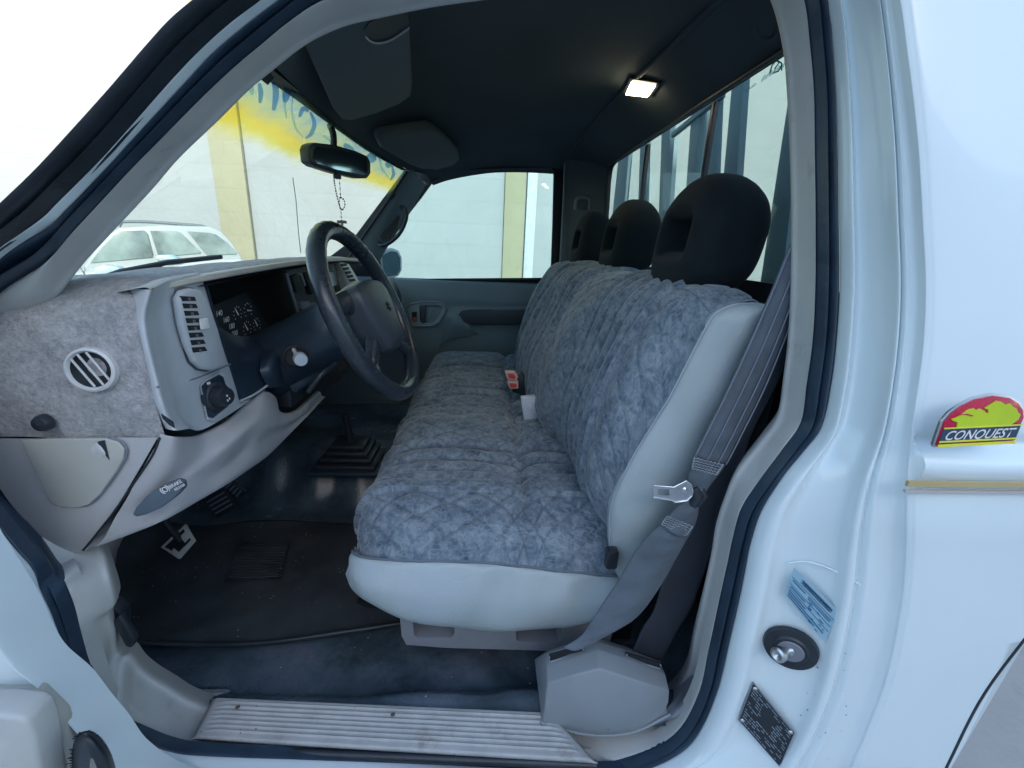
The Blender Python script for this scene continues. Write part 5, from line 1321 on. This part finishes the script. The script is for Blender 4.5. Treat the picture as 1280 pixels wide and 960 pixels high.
# round side demister
rv = grp('round_vent', db)
rc = Vector(P(115, 462, y=.146)); ax_ = Vector((.12, -1, .10)).normalized()
lathe('vent_ring', [(.0195, -.004), (.0205, .003), (.0225, .0055), (.0252, .004), (.0262, -.004)], rc, ax_, CREAM, rv, 48)
lathe('vent_well', [(.0205, .002), (.018, -.002), (.0001, -.004)], rc, ax_, BLKM, rv, 40)
rx = Vector((1, .12, 0)).normalized(); ru = ax_.cross(rx).normalized()*-1
bars = []
for d_ in (-.009, 0, .009):
    hlen = math.sqrt(.0205**2-d_**2); di = (rx*.45-Vector((0, 0, 1))*.89).normalized(); pe = (rx*.89+Vector((0, 0, 1))*.45).normalized()
    bars.append(([rc+pe*d_-di*hlen+ax_*.002, rc+pe*d_+di*hlen+ax_*.002], .0013))
tubes('vent_bar', bars, CREAM, rv)
lathe('dash_knob', [(.010, 0), (.010, .006), (.008, .010), (.0001, .012)], P(58, 527, y=.146), (0, -1, 0), BLKP, db, 24)
# parking brake release
hb = grp('brake_release', db)
bp4 = [(175,636),(179,628),(192,614),(208,603),(226,596),(234,598),(236,606),(228,615),(210,628),(192,636),(180,639)]
hull_prism('release_handle', [P(a, b, y=.152) for a, b in bp4], (0, -.014, 0), mat('release_plastic', (.09, .12, .15), .45), hb, .004, 3)
t0 = Vector(P(213, 611, y=.1372)); t1 = Vector(P(234, 599, y=.1372)); tu = (t1-t0).normalized(); tv = Vector((-tu.z, 0, tu.x))
text('release_word', 'BRAKE', t0, tu, tv, .0062, PALE, hb, .0, .01)
text('release_word', 'RELEASE', t0-tv*.0052+tu*.003, tu, tv, .0042, PALE, hb, .0, .01)
lc = Vector(P(206, 612, y=.137))
tubes('brake_symbol', [([lc+tu*math.cos(q*.5236)*.0032+tv*math.sin(q*.5236)*.0032 for q in range(12)], .0005, dict(closed=True, n=6)), ([lc+tu*math.cos(q)*.0055+tv*math.sin(q)*.0055 for q in (2.2, 2.7, 3.14, 3.6, 4.1)], .0005, dict(n=6)), ([lc+tu*math.cos(q)*.0055+tv*math.sin(q)*.0055 for q in (-.9, -.45, 0, .45, .9)], .0005, dict(n=6))], PALE, hb)

# ================================================================ steering wheel and column
sw = grp('steering_wheel', TR)
WC = Vector((-.222, .505, 1.094)); tl = .42
wn = Vector((math.cos(tl), -.05, math.sin(tl))).normalized(); wu = Vector((0, 1, 0)).cross(wn).normalized()*-1
wu = Vector((0, 0, 1)).cross(wn).normalized(); wv = wn.cross(wu)     # wu ~ +y, wv up
RW = .163
def W(a, b, c=0): return WC+wu*a+wv*b+wn*c
rim = [W(RW*math.cos(q*math.pi/48), RW*math.sin(q*math.pi/48)) for q in range(96)]
rr_ = []
for q in range(96):
    a = q*3.75; r = .0158
    if 40 < a < 140: r += .0009*math.sin((a-40)*.9)
    rr_.append(r)
WHM = mat('steering_wheel_vinyl', (.026, .036, .046), .28, .2, 14., .2, 500., .0006, dirt=(.06, .07, .08), ds=30., dlo=.62, dhi=.8)
tube('wheel_rim', rim, rr_, WHM, sw, n=20, closed=True)
def blob(name, sect, m, par, nu=40, nv=30):
    return surf(name, sect, m, par, nu, nv, cu=True, sharp=0)
# hub pad: rounded trapezoid, domed towards the driver
def trap(s, c, n=28):
    pts = [(-.078, .052), (-.04, .060), (0, .062), (.04, .060), (.078, .052), (.088, .03), (.080, -.005), (.060, -.050), (.045, -.068), (0, -.074), (-.045, -.068), (-.060, -.050), (-.080, -.005), (-.088, .03)]
    return [W(a*s*.88-.006, b*s*1.06-.004, c) for a, b in pts]
PADM = mat('hub_pad_vinyl', (.036, .05, .064), .42, .15, 16., .5, 700., .0008, dirt=(.14, .15, .15), ds=18., dlo=.56, dhi=.75)
blob('hub_pad', [trap(.80, -.035), trap(1.0, -.012), trap(1.0, .010), trap(.93, .026), trap(.70, .034), trap(.3, .037), trap(.02, .037)], PADM, sw, 80, 40)
for k, (a0, b0, a1, b1) in enumerate(((.078, .040, .158, .030), (-.078, .040, -.158, .030), (.055, -.050, .118, -.108), (-.055, -.050, -.118, -.108))):
    pts = [W(a0*.8, b0*.8, .0), W((a0+a1)/2, (b0+b1)/2, -.008), W(a1, b1, 0)]
    tube('wheel_spoke', cat(pts, 12), [.024, .023, .022, .020, .019, .018, .017, .017, .017, .018, .019, .020], WHM, sw, n=16, flat=.6, up=tuple(wn))
# star-ish moulded mark on the pad
tubes('hub_mark', [([W(.0+.012*math.cos(a), .0+.010*math.sin(a), .0375), W(.004*math.cos(a), .003*math.sin(a), .038)], .0012, dict(n=6)) for a in (0.3, 1.3, 2.3, 3.4, 4.4, 5.4)], BLKM, sw)
blob('wheel_boss', [[W(.055*math.cos(a/8*math.pi), .045*math.sin(a/8*math.pi), -.03) for a in range(16)], [W(.05*math.cos(a/8*math.pi), .045*math.sin(a/8*math.pi), -.06) for a in range(16)]], BLKP, sw, 32, 6)
col = grp('steering_column', TR)
CD = (Vector((-.44, .52, .975))-W(0, 0, -.05)).normalized()
def cring(t, ry, rz): 
    c = W(0, 0, -.05)+CD*t
    return [c+wu*ry*math.cos(a/8*math.pi)+wv*rz*math.sin(a/8*math.pi)*1.0 for a in range(16)]
blob('column_shroud', [cring(0, .045, .040), cring(.02, .062, .055), cring(.08, .068, .062), cring(.16, .072, .066), cring(.24, .08, .07)], NAVY, col, 40, 30)
ic = Vector(P(375, 448, y=.43)); 
lathe('ignition_bezel', [(.0225, -.01), (.0225, .003), (.018, .006), (.0165, .002), (.0001, .001)], ic+Vector((-.012, .01, 0)), (.45, -.9, .1), BLKM, col, 28)
lathe('ignition_lock', [(.012, -.002), (.012, .018), (.0105, .021), (.0001, .0215)], ic, (.45, -.9, .1), mat('lock_silver', (.42, .50, .56), .35, .05), col, 28)
hull_prism('ignition_tab', [P(a, b, y=.435) for a, b in ((364,436),(367,435),(373,446),(369,448))], (0, .006, 0), LGREY, col, .001)
tube('turn_stalk', [P(398,470,y=.45), P(380,478,y=.42), P(367,486,y=.40)], .0075, NAVY, col, res=10)
tube('tilt_lever', [P(420,455,y=.45), P(402,468,y=.42), P(385,490,y=.41)], .005, BLKP, col, res=10)
boxm('lower_fuse_box', P(362, 492, x=-.40), (.03, .06, .04), BLKP, col, .004)

# ================================================================ open driver door: what shows in the lower corner
dd = grp('driver_door', TR)
hull_prism('door_panel', [P(a, b, y=.0) for a, b in ((-40,858),(20,856),(58,860),(70,866),(77,885),(82,920),(84,960),(84,1010),(-40,1010))], (0, -.03, 0), GREY, dd, .006, 3)
hull_prism('door_shell', [P(a, b, y=.025) for a, b in ((-60,850),(60,850),(90,880),(104,930),(112,1010),(-60,1010))], (0, -.02, 0), OLIVE, dd, .004)
bb = []
o = surf('door_bumper', [[P(90,1000,y=.0), P(90,940,y=.0), P(98,918,y=.0), P(112,914,y=.0), P(128,924,y=.0), P(142,950,y=.0), P(152,1000,y=.0)],
     [P(100,1000,y=-.02), P(98,945,y=-.02), P(104,926,y=-.02), P(113,922,y=-.02), P(124,932,y=-.02), P(136,955,y=-.02), P(142,1000,y=-.02)],
     [P(114,1000,y=-.028), P(112,965,y=-.028), P(113,950,y=-.028), P(115,948,y=-.028), P(118,952,y=-.028), P(122,965,y=-.028), P(126,1000,y=-.028)]], SEAL, dd, 50, 16, sharp=0)
bri = []
for k in range(46):
    t = k/45; a = cat([(90,965),(92,940),(100,920),(113,914),(128,924),(140,945)], 46)[k]
    p = Vector(P(a[0], a[1], y=-.004)); d_ = Vector((random.uniform(-1, .3)*(1-t)+.3*t, -.5, random.uniform(.2, 1))).normalized()
    bri.append(([p, p+d_*.005*random.uniform(.5, 1.2)], .0006, dict(n=4)))
tubes('bumper_fuzz', bri, SEAL, dd)

# ================================================================ outside
o = boxm('unseen_shade_building', (0, -14, 3.9), (44, 6, 7.8), WALLB, None, .02); tag(o, 'plain pale building added out of view behind the camera to shade the truck', 'building')  # unseen block, added to keep direct sun off the truck
gr = mesh_from([(-60, -60, 0), (60, -60, 0), (60, 60, 0), (-60, 60, 0)], [(0, 1, 2, 3)])
o = link('ground', gr, GRND, None, 0, False); tag(o, None, None, kind='structure')
o = boxm('yard_wall', (1, 8.8, 3.6), (26, .3, 7.2), WALLM, None, .01); tag(o, 'tall pale painted block wall behind the truck and the wagon', 'wall')
def pilpx(a, b, top_, name, lab, m, y=8.55, th=.10):
    x0 = P(a, 300, y=y)[0]; x1 = P(b, 300, y=y)[0]
    o = boxm(name, ((x0+x1)/2, y+th/2, 3.6), (abs(x1-x0), th, 7.2), m, None, .01); tag(o, lab, 'pillar', 'yellow pillars on the wall' if 'yellow painted' in lab else None); return o
pilpx(278, 316, 0, 'wall_pillar', 'yellow painted pillar on the wall, seen through the windshield', YPIL)
pilpx(629, 654, 0, 'wall_pillar', 'yellow painted pillar on the wall, seen through the passenger window', YPIL)
pilpx(656, 668, 0, 'drain_pipe', 'white vertical pipe beside the yellow pillar in the passenger window', mat('white_pipe', (.42, .45, .46), .5), th=.12)['category'] = 'pipe'

# parked wagon
WG = empty('parked_wagon', (-4.2, 6.3, 0)); tag(WG, 'white station wagon with roof rails parked along the block wall', 'wagon')
WN = Vector((math.sin(R(32)), -math.cos(R(32)), 0)); WP0 = Vector(P(303, 322, y=6.0)); TH = 1.6
WV = -WN*TH
def wg(o): off_parent(o, WG); return o
def w2(px, py, dy=0): return tuple(onplane(px, py, WP0, WN)-WN*dy)
prof_b = [w2(20,352), w2(40,350), w2(80,345), w2(106,338), w2(300,322), w2(312,330), w2(315,350)]
zb_ = .35
WX = Vector((math.cos(R(32)), math.sin(R(32)), 0)); fwd = Vector(prof_b[0])-WX*.35
poly = prof_b+[(prof_b[-1][0], prof_b[-1][1], zb_), (fwd.x, fwd.y, zb_), (fwd.x, fwd.y, fwd.z-.12)]
wg(hull_prism('wagon_body', poly, WV, CARW, None, .05, 3))
cab = [w2(98,340), w2(118,312), w2(136,292), w2(148,284), w2(200,281), w2(262,283), w2(276,288), w2(290,303), w2(303,322)]
cabin = cab+[(cab[-1][0], cab[-1][1], cab[-1][2]-.2), (cab[0][0], cab[0][1], cab[0][2]-.2)]
wg(hull_prism('wagon_cabin', [tuple(Vector(p)-WN*.06) for p in cabin], WV*.92, CARW, None, .03, 3))
for q4 in ([(112,329),(126,310),(143,292),(150,289),(180,288),(184,292),(191,318),(190,322)], [(187,288),(221,289),(226,291),(251,315),(250,317),(200,321),(197,318)], [(234,289),(262,291),(270,293),(284,303),(296,315),(296,318),(259,319),(254,314)]):
    wg(hull_prism('wagon_window', [w2(a, b, .045) for a, b in q4], tuple(-WN*.012), CARG, None, .002))
wg(tubes('roof_rail', [([w2(140,277,.12), w2(180,277,.12), w2(225,280,.12), w2(250,282,.12), w2(262,285,.12)], .018, dict(res=20)), ([w2(150,277,.12), w2(147,283,.12)], .02), ([w2(223,280,.12), w2(224,284,.12)], .02)], mat('rail_grey', (.12, .15, .15), .5), None))
for px in (60, 255):
    c = Vector(w2(px, 400, -.02)); c.z = .33; wg(lathe('wagon_wheel', [(.0001, -.02), (.2, -.02), (.21, -.03), (.31, -.02), (.33, .02), (.33, .18)], c, tuple(WN), BLKM, None, 28))
wg(hull_prism('wing_mirror', [w2(a, b, -.14) for a, b in ((118,340),(120,333),(130,330),(146,332),(152,336),(146,341),(124,345))], (0, .12, 0), mat('mirror_blue_grey', (.35, .47, .5), .4), None, .02))
wg(hull_prism('wing_mirror', [w2(a, b, -.14) for a, b in ((194,321),(200,318),(210,318),(220,323),(200,325))], (0, .12, 0), mat('rest_blue_grey', (.38, .52, .58), .4), None, .01))
wg(hull_prism('side_marker', [w2(a, b, -.004) for a, b in ((99,361),(107,359),(109,362),(101,363))], (0, .01, 0), RED, None, 0))
wg(tubes('door_gap', [([w2(98, 330, -.002), w2(107, 345, -.003), w2(113, 362, -.003), w2(114, 380, -.003)], .006), ([w2(197,322,-.003), w2(205, 345, -.003), w2(207, 375, -.003)], .006)], mat('gap_dark', (.1, .11, .11), .8), None))
wg(hull_prism('door_handle', [w2(a, b, -.03) for a, b in ((184,337),(194,336),(195,340),(186,341))], (0, .03, 0), mat('handle_grey_out', (.35, .38, .37), .5), None, .005))

# ---------------------------------------------------------------- three levels only: the main mesh of each group becomes the part itself
def kids(o): return [c for c in bpy.data.objects if c.parent == o]
PROMO = {'side_emblem': 'emblem_rim', 'tyre_label': 'label_sheet', 'data_plate': 'plate_sheet', 'door_striker': 'striker_washer', 'cab_body': 'rear_door_jamb', 'sill_plate': 'tread',
 'hood_release': 'release_bracket', 'clutch_pedal': 'pedal_plate', 'brake_pedal': 'pedal_pad', 'throttle_pedal': 'pedal_pad', 'gear_lever': 'boot_frame', 'seat_belt': 'shoulder_strap', 'belt_cover': 'cover_shell',
 'seat_buckles': 'buckle_body', 'dome_lamp': 'lamp_frame', 'sun_visor': 'visor_panel', 'rear_view_mirror': 'mirror_shell', 'windshield': 'windshield_pane', 'wiper': 'wiper_blade', 'passenger_door': 'door_trim',
 'door_mirror': 'mirror_case', 'rear_window': 'rear_pane', 'bed_rack': 'rack_rail', 'gauge_cluster': 'gauge_face', 'centre_stack': 'stack_panel', 'centre_vent': 'vent_housing', 'passenger_vent': 'vent_housing',
 'side_outlet': 'outlet_shell', 'headlamp_switch': 'switch_plate', 'round_vent': 'vent_ring', 'brake_release': 'release_handle', 'steering_wheel': 'wheel_rim', 'steering_column': 'column_shroud', 'driver_door': 'door_panel'}
base = lambda n: n.split('.')[0]
# seat and dashboard split into their own parts
def adopt(parent_name, names):
    p = next(o for o in bpy.data.objects if base(o.name) == parent_name); p.parent = TR
    for o in list(bpy.data.objects):
        if base(o.name) in names and o is not p: o.parent = p
adopt('seat_cushion', {'cushion_side', 'cushion_piping', 'cushion_underside', 'seat_riser', 'riser_core', 'riser_bolt'})
adopt('seat_backrest', {'backrest_side', 'backrest_piping', 'backrest_rear', 'seat_hinge', 'headrest', 'headrest_post'})
adopt('instrument_bezel', {'bezel_top', 'bezel_seam', 'torn_notch', 'gauge_hood', 'gauge_cavity', 'cavity_wall', 'lower_gauge_surround', 'surround_highlight_edge', 'column_shelf', 'lower_cavity', 'dash_lower_far'})
adopt('end_cap', {'panel_gap', 'fuse_cover', 'fuse_cover_gap', 'finger_notch', 'notch_scoop', 'dash_knob'})
for o in list(bpy.data.objects):
    if o.type == 'EMPTY' and base(o.name) in PROMO:
        main = next((c for c in kids(o) if base(c.name) == PROMO[base(o.name)]), None)
        if main is None: print('no main', o.name); continue
        lab = o.get('label'); nm = o.name
        for c in kids(o):
            if c is not main and not (c.type == 'EMPTY'): c.parent = main
            elif c.type == 'EMPTY': c.parent = TR
        main.parent = TR; bpy.data.objects.remove(o); main.name = nm
        if lab: main['label'] = lab
for o in list(bpy.data.objects):      # leftovers: plain groups dissolve into the truck
    if o.type == 'EMPTY' and o is not TR and base(o.name) in ('bench_seat', 'dashboard', 'pedals'):
        for c in kids(o): c.parent = TR
        bpy.data.objects.remove(o)
def depth(o):
    d = 0
    while o.parent: o = o.parent; d += 1
    return d
for _ in range(3):
    for o in list(bpy.data.objects):
        if depth(o) > 2: o.parent = o.parent.parent

# ================================================================ camera, light, render
cam = bpy.data.cameras.new('camera'); co = bpy.data.objects.new('camera', cam); COL.objects.link(co)
cam.sensor_width = 36; cam.lens = F/1280*36; cam.clip_start = .01; cam.clip_end = 400
from mathutils import Matrix
# camera axes in world space
Xc = Vector((XA[0], YA[0], ZA[0])); Yc = Vector((XA[1], YA[1], ZA[1])); Zc = Vector((XA[2], YA[2], ZA[2]))
Mx = Matrix((( Xc.x, Yc.x, Zc.x, CAM[0]), (Xc.y, Yc.y, Zc.y, CAM[1]), (Xc.z, Yc.z, Zc.z, CAM[2]), (0, 0, 0, 1)))
co.matrix_world = Mx
SC.camera = co
w = bpy.data.worlds.new('World'); SC.world = w; w.use_nodes = True
nt = w.node_tree; nt.nodes.clear(); ow = nt.nodes.new('ShaderNodeOutputWorld'); bg = nt.nodes.new('ShaderNodeBackground')
sk = nt.nodes.new('ShaderNodeTexSky'); sk.sky_type = 'NISHITA'; sk.sun_disc = False
EL, AZ = 25., 172.      # sun elevation; azimuth of the direction the light comes FROM (deg, 0=+Y, clockwise)
sk.sun_elevation = R(EL); sk.sun_rotation = R(AZ); sk.altitude = 0; sk.air_density = 1.; sk.dust_density = 1.; sk.ozone_density = .2
nt.links.new(sk.outputs[0], bg.inputs[0]); bg.inputs[1].default_value = .15; nt.links.new(bg.outputs[0], ow.inputs[0])
sl = bpy.data.lights.new('sun', 'SUN'); sl.energy = 2.0; sl.angle = R(.53); sl.color = (1, .95, .88)
so = bpy.data.objects.new('sun', sl); COL.objects.link(so)
d = Vector((math.sin(R(AZ))*math.cos(R(EL)), math.cos(R(AZ))*math.cos(R(EL)), math.sin(R(EL))))
so.rotation_euler = d.to_track_quat('Z', 'Y').to_euler()
SC.view_settings.view_transform = 'Standard'; SC.view_settings.look = 'None'; SC.view_settings.exposure = 1.85; SC.view_settings.gamma = 1
SC.render.engine = 'CYCLES'; SC.cycles.use_denoising = True; SC.cycles.max_bounces = 8; SC.cycles.transparent_max_bounces = 12
